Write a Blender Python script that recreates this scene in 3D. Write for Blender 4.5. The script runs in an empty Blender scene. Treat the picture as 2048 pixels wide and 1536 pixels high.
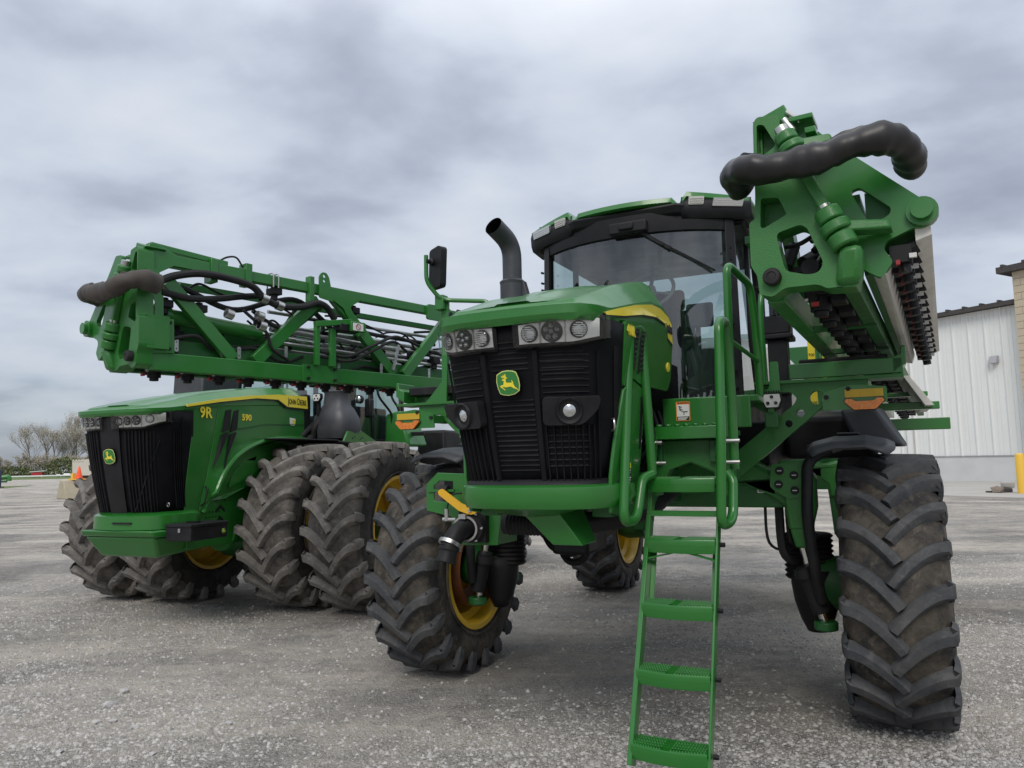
import bpy, bmesh, math, random
import numpy as np
from mathutils import Vector, Matrix
from mathutils.geometry import tessellate_polygon
random.seed(7); rng = np.random.default_rng(11)
scene = bpy.context.scene
col = scene.collection
R = math.radians

# ---------------------------------------------------------------- camera
FPX, PITCH, ROLL, CAM_H = 1500.0, math.atan(154 / 1500.0), 0.02, 1.75
cam_data = bpy.data.cameras.new('camera')
cam_data.sensor_width = 36.0
cam_data.lens = 36.0 * FPX / 2048.0
cam_data.clip_start = 0.05
cam_data.clip_end = 3000.0
cam = bpy.data.objects.new('camera', cam_data)
col.objects.link(cam)
cp, sp_, cr, sr = math.cos(PITCH), math.sin(PITCH), math.cos(ROLL), math.sin(ROLL)
c_right = Vector((cr, sr * sp_, -sr * cp))
c_up = Vector((sr, -cr * sp_, cr * cp))
c_back = c_right.cross(c_up)
cam.matrix_world = Matrix(((c_right.x, c_up.x, c_back.x, 0), (c_right.y, c_up.y, c_back.y, 0),
                           (c_right.z, c_up.z, c_back.z, CAM_H), (0, 0, 0, 1)))
scene.camera = cam

# ---------------------------------------------------------------- sky and sun
SUN_ELEV, SUN_AZ = R(44), R(-168)      # high, behind the cloud, over the viewer's left shoulder
world = bpy.data.worlds.new('World')
scene.world = world
world.use_nodes = True
nt = world.node_tree
nt.nodes.clear()
def N(tree, kind, **kw):
    n = tree.nodes.new(kind)
    for k, v in kw.items():
        if k in n.inputs: n.inputs[k].default_value = v
        else: setattr(n, k, v)
    return n
def math_node(tree, op, a=None, b=None, clamp=False):
    n = tree.nodes.new('ShaderNodeMath'); n.operation = op; n.use_clamp = clamp
    for i, x in enumerate((a, b)):
        if x is None: continue
        if isinstance(x, (int, float)): n.inputs[i].default_value = x
        else: tree.links.new(x, n.inputs[i])
    return n.outputs[0]
def ramp(tree, fac, stops):
    n = tree.nodes.new('ShaderNodeValToRGB')
    e = n.color_ramp.elements
    while len(e) < len(stops): e.new(0.5)
    for i, (p, c) in enumerate(stops):
        e[i].position = p
        e[i].color = (c[0], c[1], c[2], 1) if isinstance(c, (tuple, list)) else (c, c, c, 1)
    tree.links.new(fac, n.inputs[0])
    return n.outputs[0]
def mixc(tree, fac, a, b, blend='MIX'):
    n = tree.nodes.new('ShaderNodeMix'); n.data_type = 'RGBA'; n.blend_type = blend
    for sock, x in ((n.inputs[0], fac), (n.inputs[6], a), (n.inputs[7], b)):
        if isinstance(x, (int, float)): sock.default_value = x
        elif isinstance(x, (tuple, list)): sock.default_value = (x[0], x[1], x[2], 1)
        else: tree.links.new(x, sock)
    return n.outputs[2]
def world_sky():
    t = nt; L = t.links.new
    sky = N(t, 'ShaderNodeTexSky', sky_type='NISHITA', sun_disc=False, sun_elevation=SUN_ELEV, sun_rotation=SUN_AZ,
            air_density=1.0, dust_density=2.0, ozone_density=1.0)
    tc = N(t, 'ShaderNodeTexCoord')
    sep = N(t, 'ShaderNodeSeparateXYZ'); L(tc.outputs['Generated'], sep.inputs[0])
    zc = math_node(t, 'MAXIMUM', sep.outputs[2], 0.0)
    den = math_node(t, 'ADD', zc, 0.22)
    cx = math_node(t, 'DIVIDE', sep.outputs[0], den)
    cy = math_node(t, 'DIVIDE', sep.outputs[1], den)
    com = N(t, 'ShaderNodeCombineXYZ'); L(cx, com.inputs[0]); L(cy, com.inputs[1])
    mp = N(t, 'ShaderNodeMapping'); mp.inputs['Location'].default_value = SKY_LOC; mp.inputs['Rotation'].default_value = (0, 0, R(25)); mp.inputs['Scale'].default_value = (1.0, 1.15, 1)
    L(com.outputs[0], mp.inputs[0])
    big = N(t, 'ShaderNodeTexNoise', Scale=0.95, Detail=5.0, Roughness=0.46, Distortion=0.15); L(mp.outputs[0], big.inputs[0])
    mid = N(t, 'ShaderNodeTexNoise', Scale=2.6, Detail=7.0, Roughness=0.50, Distortion=0.15); L(mp.outputs[0], mid.inputs[0])
    a = math_node(t, 'MULTIPLY', big.outputs[0], 0.66); b = math_node(t, 'MULTIPLY', mid.outputs[0], 0.34)
    f = math_node(t, 'ADD', a, b)
    cloud = ramp(t, f, [(0.36, (0.34, 0.385, 0.485)), (0.44, (0.47, 0.525, 0.635)), (0.50, (0.61, 0.675, 0.785)), (0.56, (0.70, 0.755, 0.85)), (0.64, (0.82, 0.855, 0.92))])
    # overcast sky: brighter overhead than at the horizon
    lift = ramp(t, sep.outputs[2], [(0.0, 0.92), (0.45, 1.0), (0.72, (1.75, 1.68, 1.58)), (1.0, (2.45, 2.3, 2.1))])
    cloud = mixc(t, 1.0, cloud, lift, 'MULTIPLY')
    # thin places let the blue through a little
    low = ramp(t, sep.outputs[2], [(0.02, 0.42), (0.22, 0.06), (1.0, 0.03)])
    skyc = mixc(t, 1.0, sky.outputs[0], (0.085, 0.085, 0.085), 'MULTIPLY')
    out = mixc(t, low, cloud, skyc)
    bg = N(t, 'ShaderNodeBackground', Strength=1.0); L(out, bg.inputs[0])
    o = N(t, 'ShaderNodeOutputWorld'); L(bg.outputs[0], o.inputs[0])
SKY_LOC = (0.6, 1.9, 0.0)
world_sky()
sun_data = bpy.data.lights.new('sun', 'SUN')
sun_data.energy = 1.5
sun_data.angle = R(25)
sun_data.color = (1.0, 0.94, 0.86)
sun = bpy.data.objects.new('sun', sun_data)
col.objects.link(sun)
sd = Vector((math.sin(SUN_AZ) * math.cos(SUN_ELEV), math.cos(SUN_AZ) * math.cos(SUN_ELEV), math.sin(SUN_ELEV)))
sun.rotation_euler = sd.to_track_quat('Z', 'Y').to_euler()
vs = scene.view_settings
vs.view_transform = 'Standard'; vs.look = 'None'; vs.exposure = 0.0; vs.gamma = 1.0
vs.use_curve_mapping = False
# ---------------------------------------------------------------- materials
def principled(name, base=(0.5, 0.5, 0.5), rough=0.5, metal=0.0, coat=0.0, spec=0.5):
    m = bpy.data.materials.new(name); m.use_nodes = True
    b = m.node_tree.nodes['Principled BSDF']
    b.inputs['Base Color'].default_value = (*base, 1); b.inputs['Roughness'].default_value = rough
    b.inputs['Metallic'].default_value = metal; b.inputs['Coat Weight'].default_value = coat
    b.inputs['Coat Roughness'].default_value = 0.08
    b.inputs['Specular IOR Level'].default_value = spec
    return m, m.node_tree, b
def dusty(name, base, dust, rough=0.4, amount=0.25, scale=3.0, metal=0.0, coat=0.0, bump=0.0, bscale=60, spec=0.5, contrast=(0.42, 0.72)):
    m, t, b = principled(name, base, rough, metal, coat, spec); L = t.links.new
    tc = N(t, 'ShaderNodeTexCoord')
    n1 = N(t, 'ShaderNodeTexNoise', Scale=scale, Detail=9.0, Roughness=0.62); L(tc.outputs['Object'], n1.inputs[0])
    f = ramp(t, n1.outputs[0], [(contrast[0], 0.0), (contrast[1], 1.0)])
    f2 = math_node(t, 'MULTIPLY', f, amount)
    L(mixc(t, f2, base, dust), b.inputs['Base Color'])
    L(math_node(t, 'ADD', math_node(t, 'MULTIPLY', f, 0.25), rough, True), b.inputs['Roughness'])
    if bump:
        n2 = N(t, 'ShaderNodeTexNoise', Scale=bscale, Detail=4.0); L(tc.outputs['Object'], n2.inputs[0])
        bp = N(t, 'ShaderNodeBump', Strength=bump, Distance=0.01); L(n2.outputs[0], bp.inputs['Height']); L(bp.outputs[0], b.inputs['Normal'])
    return m
GREEN = (0.017, 0.155, 0.019)
M = {}
M['green'] = dusty('green_paint', GREEN, (0.10, 0.16, 0.08), 0.28, 0.07, 2.2, coat=0.35, bump=0.02, bscale=14)
M['green_cast'] = dusty('green_cast_paint', (0.018, 0.150, 0.020), (0.09, 0.15, 0.07), 0.38, 0.14, 5.0, coat=0.15, bump=0.25, bscale=170)
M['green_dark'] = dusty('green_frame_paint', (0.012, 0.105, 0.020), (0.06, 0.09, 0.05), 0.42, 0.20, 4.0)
M['black'] = dusty('black_plastic', (0.011, 0.0115, 0.013), (0.06, 0.06, 0.062), 0.45, 0.22, 4.0, bump=0.05, bscale=300, spec=.25)
M['grille'] = dusty('black_grille_mesh', (0.005, 0.0055, 0.007), (0.04, 0.04, 0.045), 0.55, 0.15, 3.0, spec=.12)
M['black_gloss'] = principled('gloss_black', (0.006, 0.006, 0.007), 0.25, 0, 0.0, .3)[0]
M['fender'] = dusty('grey_black_fender', (0.035, 0.038, 0.045), (0.11, 0.115, 0.125), 0.42, 0.4, 3.0, bump=0.06, bscale=240)
M['hose'] = dusty('rubber_hose', (0.011, 0.011, 0.012), (0.07, 0.065, 0.06), 0.5, 0.25, 9.0, spec=.3)
M['sleeve'] = dusty('black_hose_sleeve', (0.013, 0.012, 0.013), (0.045, 0.04, 0.038), 0.33, 0.3, 6.0, bump=0.10, bscale=14)
M['sleeve_brown'] = dusty('faded_hose_sleeve', (0.045, 0.038, 0.033), (0.10, 0.085, 0.07), 0.6, 0.6, 6.0, bump=0.12, bscale=18)
M['yellow'] = dusty('yellow_wheel_paint', (0.68, 0.42, 0.015), (0.34, 0.23, 0.06), 0.35, 0.35, 5.0, coat=0.2)
M['decal'] = dusty('yellow_decal', (0.86, 0.70, 0.04), (0.75, 0.62, 0.12), 0.35, 0.15, 4.0, coat=0.3)
M['reflector'] = dusty('yellow_reflector', (0.55, 0.36, 0.02), (0.40, 0.28, 0.04), 0.3, 0.3, 40.0, bump=0.3, bscale=220)
M['amber'] = dusty('amber_lens', (0.62, 0.16, 0.008), (0.80, 0.30, 0.03), 0.18, 0.6, 45.0, coat=0.6, bump=0.4, bscale=90)
M['lever'] = dusty('yellow_lever_paint', (0.75, 0.42, 0.02), (0.5, 0.3, 0.05), 0.4, 0.3, 20.0)
M['chrome'] = principled('chrome', (0.78, 0.78, 0.76), 0.16, 1.0)[0]
M['steel'] = dusty('zinc_steel', (0.55, 0.55, 0.54), (0.3, 0.28, 0.25), 0.32, 0.4, 12.0, metal=1.0)
M['alu'] = dusty('bare_metal_rail', (0.42, 0.41, 0.38), (0.25, 0.24, 0.2), 0.45, 0.5, 6.0, metal=0.6)
M['reflect'] = dusty('lamp_reflector', (0.92, 0.92, 0.89), (0.78, 0.78, 0.75), 0.25, 0.4, 25.0, metal=0.1)
M['lens'] = principled('lamp_lens', (0.60, 0.62, 0.63), 0.10, 0.8, 0.6)[0]
M['lensring'] = principled('lamp_bezel', (0.05, 0.05, 0.05), 0.2, 0.6)[0]
M['lampface'] = dusty('silver_lamp_face', (0.62, 0.61, 0.58), (0.5, 0.49, 0.46), 0.4, 0.3, 20.0, metal=0.2)
M['white'] = dusty('white_tank_plastic', (0.62, 0.62, 0.60), (0.45, 0.46, 0.45), 0.35, 0.4, 3.0)
M['sticker_white'] = principled('white_sticker', (0.72, 0.73, 0.71), 0.4)[0]
M['sticker_orange'] = principled('orange_sticker', (0.80, 0.24, 0.05), 0.4)[0]
M['ink'] = principled('black_ink', (0.012, 0.012, 0.012), 0.45)[0]
M['red'] = principled('red_plastic', (0.30, 0.012, 0.012), 0.5)[0]
M['seat'] = dusty('seat_fabric', (0.045, 0.047, 0.05), (0.08, 0.08, 0.08), 0.8, 0.4, 20.0)
M['cabin'] = principled('cab_trim', (0.09, 0.095, 0.10), 0.7)[0]
M['cabin_light'] = principled('cab_light_trim', (0.25, 0.26, 0.26), 0.7)[0]
M['strip'] = dusty('grey_white_strip', (0.74, 0.72, 0.67), (0.52, 0.50, 0.45), 0.6, 0.5, 8.0, bump=0.15, bscale=30)
M['grille_slat'] = dusty('grey_grille_slat', (0.013, 0.0135, 0.015), (0.045, 0.045, 0.045), 0.5, 0.5, 6.0, spec=.12)
M['grille_bar'] = dusty('black_grille_bar', (0.007, 0.0075, 0.009), (0.030, 0.030, 0.032), 0.5, 0.3, 5.0, spec=.15)
M['rust'] = dusty('brown_drum', (0.16, 0.055, 0.02), (0.06, 0.03, 0.02), 0.5, 0.5, 8.0)

def glass_mat(name, tint, refl=0.9, base_reflect=0.06):
    m = bpy.data.materials.new(name); m.use_nodes = True
    t = m.node_tree; t.nodes.clear(); L = t.links.new
    tr = N(t, 'ShaderNodeBsdfTransparent'); tr.inputs[0].default_value = (*tint, 1)
    gl = N(t, 'ShaderNodeBsdfGlossy'); gl.inputs[0].default_value = (refl, refl, refl, 1); gl.inputs['Roughness'].default_value = 0.015
    fr = N(t, 'ShaderNodeFresnel', IOR=1.52)
    f = math_node(t, 'ADD', fr.outputs[0], base_reflect, True)
    mx = N(t, 'ShaderNodeMixShader'); L(f, mx.inputs[0]); L(tr.outputs[0], mx.inputs[1]); L(gl.outputs[0], mx.inputs[2])
    o = N(t, 'ShaderNodeOutputMaterial'); L(mx.outputs[0], o.inputs[0])
    return m
M['glass'] = glass_mat('cab_glass', (0.70, 0.80, 0.78), 0.9, 0.09)
M['clear'] = glass_mat('lamp_cover_glass', (0.97, 0.98, 0.98), 0.9, 0.0)

def tyre_mat(name, base, dust, amount, top, topamt):
    m, t, b = principled(name, base, 0.75, spec=0.3); L = t.links.new
    tc = N(t, 'ShaderNodeTexCoord')
    oi = N(t, 'ShaderNodeObjectInfo')
    add = N(t, 'ShaderNodeVectorMath', operation='ADD'); L(tc.outputs['Object'], add.inputs[0])
    mul = N(t, 'ShaderNodeVectorMath', operation='SCALE'); L(oi.outputs['Location'], mul.inputs[0]); mul.inputs['Scale'].default_value = 3.7
    L(mul.outputs[0], add.inputs[1])
    n1 = N(t, 'ShaderNodeTexNoise', Scale=4.5, Detail=10.0, Roughness=0.68); L(add.outputs[0], n1.inputs[0])
    n2 = N(t, 'ShaderNodeTexNoise', Scale=38.0, Detail=6.0, Roughness=0.7); L(add.outputs[0], n2.inputs[0])
    n3 = N(t, 'ShaderNodeTexNoise', Scale=11.0, Detail=8.0, Roughness=0.72, Distortion=0.6); L(add.outputs[0], n3.inputs[0])
    f = math_node(t, 'MULTIPLY', ramp(t, n1.outputs[0], [(0.38, 0.0), (0.62, 1.0)]), amount)
    c = mixc(t, f, base, dust)
    c = mixc(t, math_node(t, 'MULTIPLY', ramp(t, n3.outputs[0], [(0.53, 0.0), (0.64, 1.0)]), amount * 0.55), c, tuple(min(1, x * 1.55) for x in dust))
    c = mixc(t, math_node(t, 'MULTIPLY', ramp(t, n3.outputs[0], [(0.36, 1.0), (0.44, 0.0)]), topamt * 1.6), c, tuple(x * .5 for x in base))
    c = mixc(t, math_node(t, 'MULTIPLY', ramp(t, n2.outputs[0], [(0.4, 0.0), (0.75, 1.0)]), 0.22), c, top)
    L(c, b.inputs['Base Color'])
    bp = N(t, 'ShaderNodeBump', Strength=0.35, Distance=0.008); L(n2.outputs[0], bp.inputs['Height']); L(bp.outputs[0], b.inputs['Normal'])
    return m
M['tyre'] = tyre_mat('tyre_rubber', (0.020, 0.020, 0.021), (0.115, 0.098, 0.076), 0.85, (0.05, 0.048, 0.046), 0.3)
M['lug'] = tyre_mat('tyre_lug_rubber', (0.045, 0.049, 0.055), (0.105, 0.103, 0.100), 0.6, (0.11, 0.11, 0.11), 0.3)
M['tyre_t'] = tyre_mat('dusty_tyre_rubber', (0.045, 0.042, 0.040), (0.15, 0.135, 0.118), 0.8, (0.10, 0.095, 0.088), 0.4)
M['lug_t'] = tyre_mat('dusty_lug_rubber', (0.105, 0.100, 0.094), (0.22, 0.205, 0.185), 0.8, (0.19, 0.18, 0.17), 0.4)
M['side_t'] = tyre_mat('tyre_sidewall_rubber', (0.024, 0.024, 0.025), (0.085, 0.078, 0.070), 0.6, (0.05, 0.048, 0.046), 0.3)

# ---------------------------------------------------------------- mesh helpers
def V(*a): return Vector(a)
def catmull(P, n):
    P = [np.array(p, float) for p in P]
    Q = [2 * P[0] - P[1]] + P + [2 * P[-1] - P[-2]]
    out = []
    for i in range(1, len(Q) - 2):
        for k in range(n):
            t = k / n
            a, b, c, d = Q[i - 1], Q[i], Q[i + 1], Q[i + 2]
            out.append(0.5 * (2 * b + (c - a) * t + (2 * a - 5 * b + 4 * c - d) * t * t + (3 * b - a - 3 * c + d) * t ** 3))
    out.append(P[-1])
    return out
def fillet(P, r, n=5):
    P = [Vector(p) for p in P]
    out = [P[0]]
    for i in range(1, len(P) - 1):
        a, b, c = P[i - 1], P[i], P[i + 1]
        rr = min(r, (a - b).length * 0.48, (c - b).length * 0.48)
        p0 = b + (a - b).normalized() * rr; p1 = b + (c - b).normalized() * rr
        for k in range(n + 1):
            t = k / n
            out.append(p0 * (1 - t) ** 2 + b * 2 * t * (1 - t) + p1 * t * t)
    out.append(P[-1])
    return out
class MB:
    def __init__(s): s.v, s.f, s.m = [], [], []
    def add(s, vs, fs, mi=0):
        o = len(s.v)
        s.v.extend([tuple(v) for v in vs])
        for f in fs: s.f.append(tuple(i + o for i in f)); s.m.append(mi)
        return s
    def box(s, x0, x1, y0, y1, z0, z1, mi=0):
        v = [(x, y, z) for x in (x0, x1) for y in (y0, y1) for z in (z0, z1)]
        return s.add(v, [(0, 1, 3, 2), (4, 6, 7, 5), (0, 4, 5, 1), (2, 3, 7, 6), (0, 2, 6, 4), (1, 5, 7, 3)], mi)
    def hexa(s, b, t, mi=0):      # bottom quad, top quad
        n = len(b)
        f = [tuple(range(n))[::-1], tuple(range(n, 2 * n))] + [(i, (i + 1) % n, n + (i + 1) % n, n + i) for i in range(n)]
        return s.add(list(b) + list(t), f, mi)
    def bar(s, p0, p1, w, h, up=(0, 0, 1), mi=0, w1=None, h1=None):
        p0, p1 = Vector(p0), Vector(p1); d = (p1 - p0).normalized(); up = Vector(up)
        a = d.cross(up)
        if a.length < 1e-4: a = d.cross(Vector((1, 0, 0)))
        a.normalize(); b = a.cross(d)
        w1 = w if w1 is None else w1; h1 = h if h1 is None else h1
        q = lambda p, w, h: [p + a * x * w / 2 + b * y * h / 2 for x, y in ((-1, -1), (1, -1), (1, 1), (-1, 1))]
        return s.hexa(q(p0, w, h), q(p1, w1, h1), mi)
    def tube(s, P, r, n=10, mi=0, cap=True, radii=None):
        P = [Vector(p) for p in P]
        P = [p for i, p in enumerate(P) if i == 0 or (p - P[i - 1]).length > 1e-5]
        k = len(P); T = [(P[min(i + 1, k - 1)] - P[max(i - 1, 0)]).normalized() for i in range(k)]
        a = T[0].orthogonal().normalized(); vs, fs = [], []
        for i in range(k):
            a = (a - T[i] * a.dot(T[i]))
            a = a.normalized() if a.length > 1e-6 else T[i].orthogonal().normalized()
            b = T[i].cross(a); rr = radii[min(i, len(radii) - 1)] if radii else r
            for j in range(n):
                th = 2 * math.pi * j / n
                vs.append(P[i] + (a * math.cos(th) + b * math.sin(th)) * rr)
        for i in range(k - 1):
            for j in range(n):
                fs.append((i * n + j, i * n + (j + 1) % n, (i + 1) * n + (j + 1) % n, (i + 1) * n + j))
        if cap: fs.append(tuple(range(n))[::-1]); fs.append(tuple((k - 1) * n + j for j in range(n)))
        return s.add(vs, fs, mi)
    def cyl(s, p0, p1, r, n=16, mi=0, r1=None): return s.tube([p0, p1], r, n, mi, True, [r, r if r1 is None else r1])
    def lathe(s, prof, c, ax=(1, 0, 0), n=32, mi=0, closed=False):   # prof: (along, radius)
        ax = Vector(ax).normalized(); c = Vector(c); a = ax.orthogonal().normalized(); b = ax.cross(a)
        vs, fs = [], []
        for (x, r) in prof:
            for j in range(n):
                th = 2 * math.pi * j / n
                vs.append(c + ax * x + (a * math.cos(th) + b * math.sin(th)) * r)
        k = len(prof)
        for i in range(k - 1):
            for j in range(n):
                fs.append((i * n + j, i * n + (j + 1) % n, (i + 1) * n + (j + 1) % n, (i + 1) * n + j))
        if prof[0][1] > 1e-6 and not closed: fs.append(tuple(range(n))[::-1])
        if prof[-1][1] > 1e-6 and not closed: fs.append(tuple((k - 1) * n + j for j in range(n)))
        return s.add(vs, fs, mi)
    def plate(s, loops, o, ex, ey, th, mi=0):
        """extruded polygon with holes: loops of 2D points (outer first), origin, two axes, thickness along ex x ey (centred)"""
        o, ex, ey = Vector(o), Vector(ex).normalized(), Vector(ey); ey = (ey - ex * ey.dot(ex)).normalized(); ez = ex.cross(ey)
        loops = [[tuple(p) for p in l] for l in loops]
        flat = [p for l in loops for p in l]
        tris = tessellate_polygon([[Vector((p[0], p[1], 0)) for p in l] for l in loops])
        vs = [o + ex * p[0] + ey * p[1] - ez * th / 2 for p in flat] + [o + ex * p[0] + ey * p[1] + ez * th / 2 for p in flat]
        n = len(flat); fs = []
        for t in tris:
            a, b, c = [Vector((*flat[i], 0)) for i in t]
            ccw = (b - a).cross(c - a).z > 0
            t = tuple(t) if ccw else tuple(t)[::-1]
            fs.append(tuple(i + n for i in t)); fs.append(t[::-1])
        k = 0
        for li, l in enumerate(loops):
            area = sum(l[i][0] * l[(i + 1) % len(l)][1] - l[(i + 1) % len(l)][0] * l[i][1] for i in range(len(l)))
            flip = (area < 0) != (li > 0)
            for i in range(len(l)):
                a, b = k + i, k + (i + 1) % len(l)
                fs.append((a, b, b + n, a + n) if not flip else (b, a, a + n, b + n))
            k += len(l)
        return s.add(vs, fs, mi)
    def grid(s, rows, mi=0, close=False):
        n = len(rows[0]); vs = [p for r in rows for p in r]; fs = []
        for i in range(len(rows) - 1):
            for j in range(n - (0 if close else 1)):
                fs.append((i * n + j, i * n + (j + 1) % n, (i + 1) * n + (j + 1) % n, (i + 1) * n + j))
        return s.add(vs, fs, mi)
    def mirror(s):
        s.v = [(-x, y, z) for x, y, z in s.v]; s.f = [f[::-1] for f in s.f]; return s
    def mesh(s, name, mats, smooth=35):
        me = bpy.data.meshes.new(name)
        me.from_pydata(s.v, [], s.f)
        for m in mats: me.materials.append(m)
        if len(mats) > 1: me.polygons.foreach_set('material_index', s.m)
        if smooth:
            me.polygons.foreach_set('use_smooth', [True] * len(me.polygons))
            me.set_sharp_from_angle(angle=R(smooth))
        me.update()
        return me
    def build(s, name, mat, parent=None, bevel=0.0, smooth=35, thick=0.0, loc=None, fix=False):
        mats = [M[k] for k in (mat if isinstance(mat, (list, tuple)) else [mat])]
        me = s.mesh(name, mats, smooth)
        if fix:
            bm = bmesh.new(); bm.from_mesh(me); bmesh.ops.recalc_face_normals(bm, faces=bm.faces); bm.to_mesh(me); bm.free()
        o = bpy.data.objects.new(name, me); col.objects.link(o)
        if parent: o.parent = parent
        if loc is not None: o.location = loc
        if thick:
            md = o.modifiers.new('thickness', 'SOLIDIFY'); md.thickness = thick; md.offset = -1
        if bevel:
            md = o.modifiers.new('bevel', 'BEVEL'); md.width = bevel; md.segments = 2; md.limit_method = 'ANGLE'; md.angle_limit = R(38)
            md.use_clamp_overlap = True
        return o
def thing(name, label, cat, loc=(0, 0, 0), rz=0.0, group=None):
    o = bpy.data.objects.new(name, None); col.objects.link(o); o.location = loc; o.rotation_euler = (0, 0, rz)
    o['label'] = label; o['category'] = cat
    if group: o['group'] = group
    return o
def tag(o, label, cat, group=None):
    o['label'] = label; o['category'] = cat
    if group: o['group'] = group
    return o
def struct(o): o['kind'] = 'structure'; return o
def copy_tree(o, parent=None):
    c = o.copy(); col.objects.link(c); c.parent = parent
    for ch in list(o.children): copy_tree(ch, c)
    return c
def circle(cx, cy, r, n=14): return [(cx + r * math.cos(2 * math.pi * i / n), cy + r * math.sin(2 * math.pi * i / n)) for i in range(n)]
def rrect(x0, x1, y0, y1, r, n=4):
    out = []
    for cx, cy, a in ((x1 - r, y1 - r, 0), (x0 + r, y1 - r, 90), (x0 + r, y0 + r, 180), (x1 - r, y0 + r, 270)):
        out += [(cx + r * math.cos(R(a + 90 * i / n)), cy + r * math.sin(R(a + 90 * i / n))) for i in range(n + 1)]
    return out
def rpoly(P, r, n=4):      # closed polygon with rounded corners
    k = len(P); out = []
    for i in range(k):
        a, b, c = Vector(P[i - 1]), Vector(P[i]), Vector(P[(i + 1) % k])
        rr = min(r, (a - b).length * 0.45, (c - b).length * 0.45)
        p0 = b + (a - b).normalized() * rr; p1 = b + (c - b).normalized() * rr
        for j in range(n + 1):
            t = j / n; q = p0 * (1 - t) ** 2 + b * 2 * t * (1 - t) + p1 * t * t
            out.append((q.x, q.y))
    return out
def frame(o, ex, ey):
    ex = Vector(ex).normalized(); ey = Vector(ey); ey = (ey - ex * ey.dot(ex)).normalized(); ez = ex.cross(ey); o = Vector(o)
    return Matrix(((ex.x, ey.x, ez.x, o.x), (ex.y, ey.y, ez.y, o.y), (ex.z, ey.z, ez.z, o.z), (0, 0, 0, 1)))
def lettering(name, body, size, mat, parent, mw, bold=0.0, caps=False, xs=1.0, align='CENTER', th=0.0015):
    cu = bpy.data.curves.new(name, 'FONT'); cu.body = body; cu.size = size; cu.extrude = th; cu.offset = bold
    cu.align_x = align; cu.align_y = 'CENTER'; cu.resolution_u = 3
    if caps:
        cu.small_caps_scale = 0.80
        for fmt in cu.body_format: fmt.use_small_caps = True
    tmp = bpy.data.objects.new('tmp', cu); col.objects.link(tmp)
    dg = bpy.context.evaluated_depsgraph_get(); dg.update()
    me = bpy.data.meshes.new_from_object(tmp.evaluated_get(dg)); me.name = name
    bpy.data.objects.remove(tmp); bpy.data.curves.remove(cu)
    me.materials.clear(); me.materials.append(M[mat])
    me.transform(mw @ Matrix.Diagonal((xs, 1, 1, 1)))
    o = bpy.data.objects.new(name, me); col.objects.link(o); o.parent = parent
    return o
DEER = [(.30,.215),(.345,.25),(.33,.30),(.30,.285),(.33,.36),(.42,.335),(.36,.28)]
def emblem(parent, mw, s, name='emblem'):
    """shield-shaped badge, s metres high, drawn in a 0..1 box with y down"""
    px = lambda P: [((x - 812) / 1080 * s, (790 - y) / 1080 * s) for x, y in P]
    outer = rpoly(px([(300, 400), (560, 262), (820, 235), (1060, 262), (1230, 330), (1330, 620), (1355, 900), (1310, 1140), (1080, 1270), (800, 1320), (560, 1290), (390, 1230), (300, 980), (258, 700)]), 0.02 * s)
    inner = [(x * 0.90, y * 0.90) for x, y in outer]
    back = MB().plate([outer], (0, 0, 0), (1, 0, 0), (0, 1, 0), 0.016)
    b = back.build(name, 'black_gloss', parent); b.matrix_local = mw
    MB().plate([[(x * .97, y * .97) for x, y in outer]], (0, 0, 0.0085), (1, 0, 0), (0, 1, 0), 0.004).build('emblem_border', 'emblem_rim', b)
    MB().plate([inner], (0, 0, 0.0105), (1, 0, 0), (0, 1, 0), 0.004).build('emblem_field', 'emblem_green', b)
    deer = px([(545, 640), (600, 600), (680, 575), (690, 545), (640, 545), (530, 560), (560, 520), (515, 465), (590, 495), (640, 488), (585, 420), (655, 460), (700, 470), (675, 385), (735, 425), (745, 490), (738, 545),
               (820, 535), (775, 585), (728, 605), (722, 700), (750, 762), (990, 768), (1005, 740), (965, 665), (1010, 690), (1065, 765), (1045, 800), (1080, 880), (1125, 965), (1200, 1010), (1275, 1110), (1180, 1040), (1060, 1005), (940, 930), (830, 935), (720, 955), (560, 915), (520, 900), (690, 1080), (640, 1065), (440, 905), (490, 860), (605, 842), (618, 760), (640, 670), (560, 662)])
    MB().plate([deer], (0, 0, 0.0125), (1, 0, 0), (0, 1, 0), 0.003).build('emblem_deer', 'decal', b, smooth=0)
    return b
M['emblem_rim'] = principled('emblem_rim', (0.62, 0.70, 0.22), 0.35, 0, 0.3)[0]
M['emblem_green'] = principled('emblem_green', (0.03, 0.19, 0.04), 0.35, 0, 0.3)[0]

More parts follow.
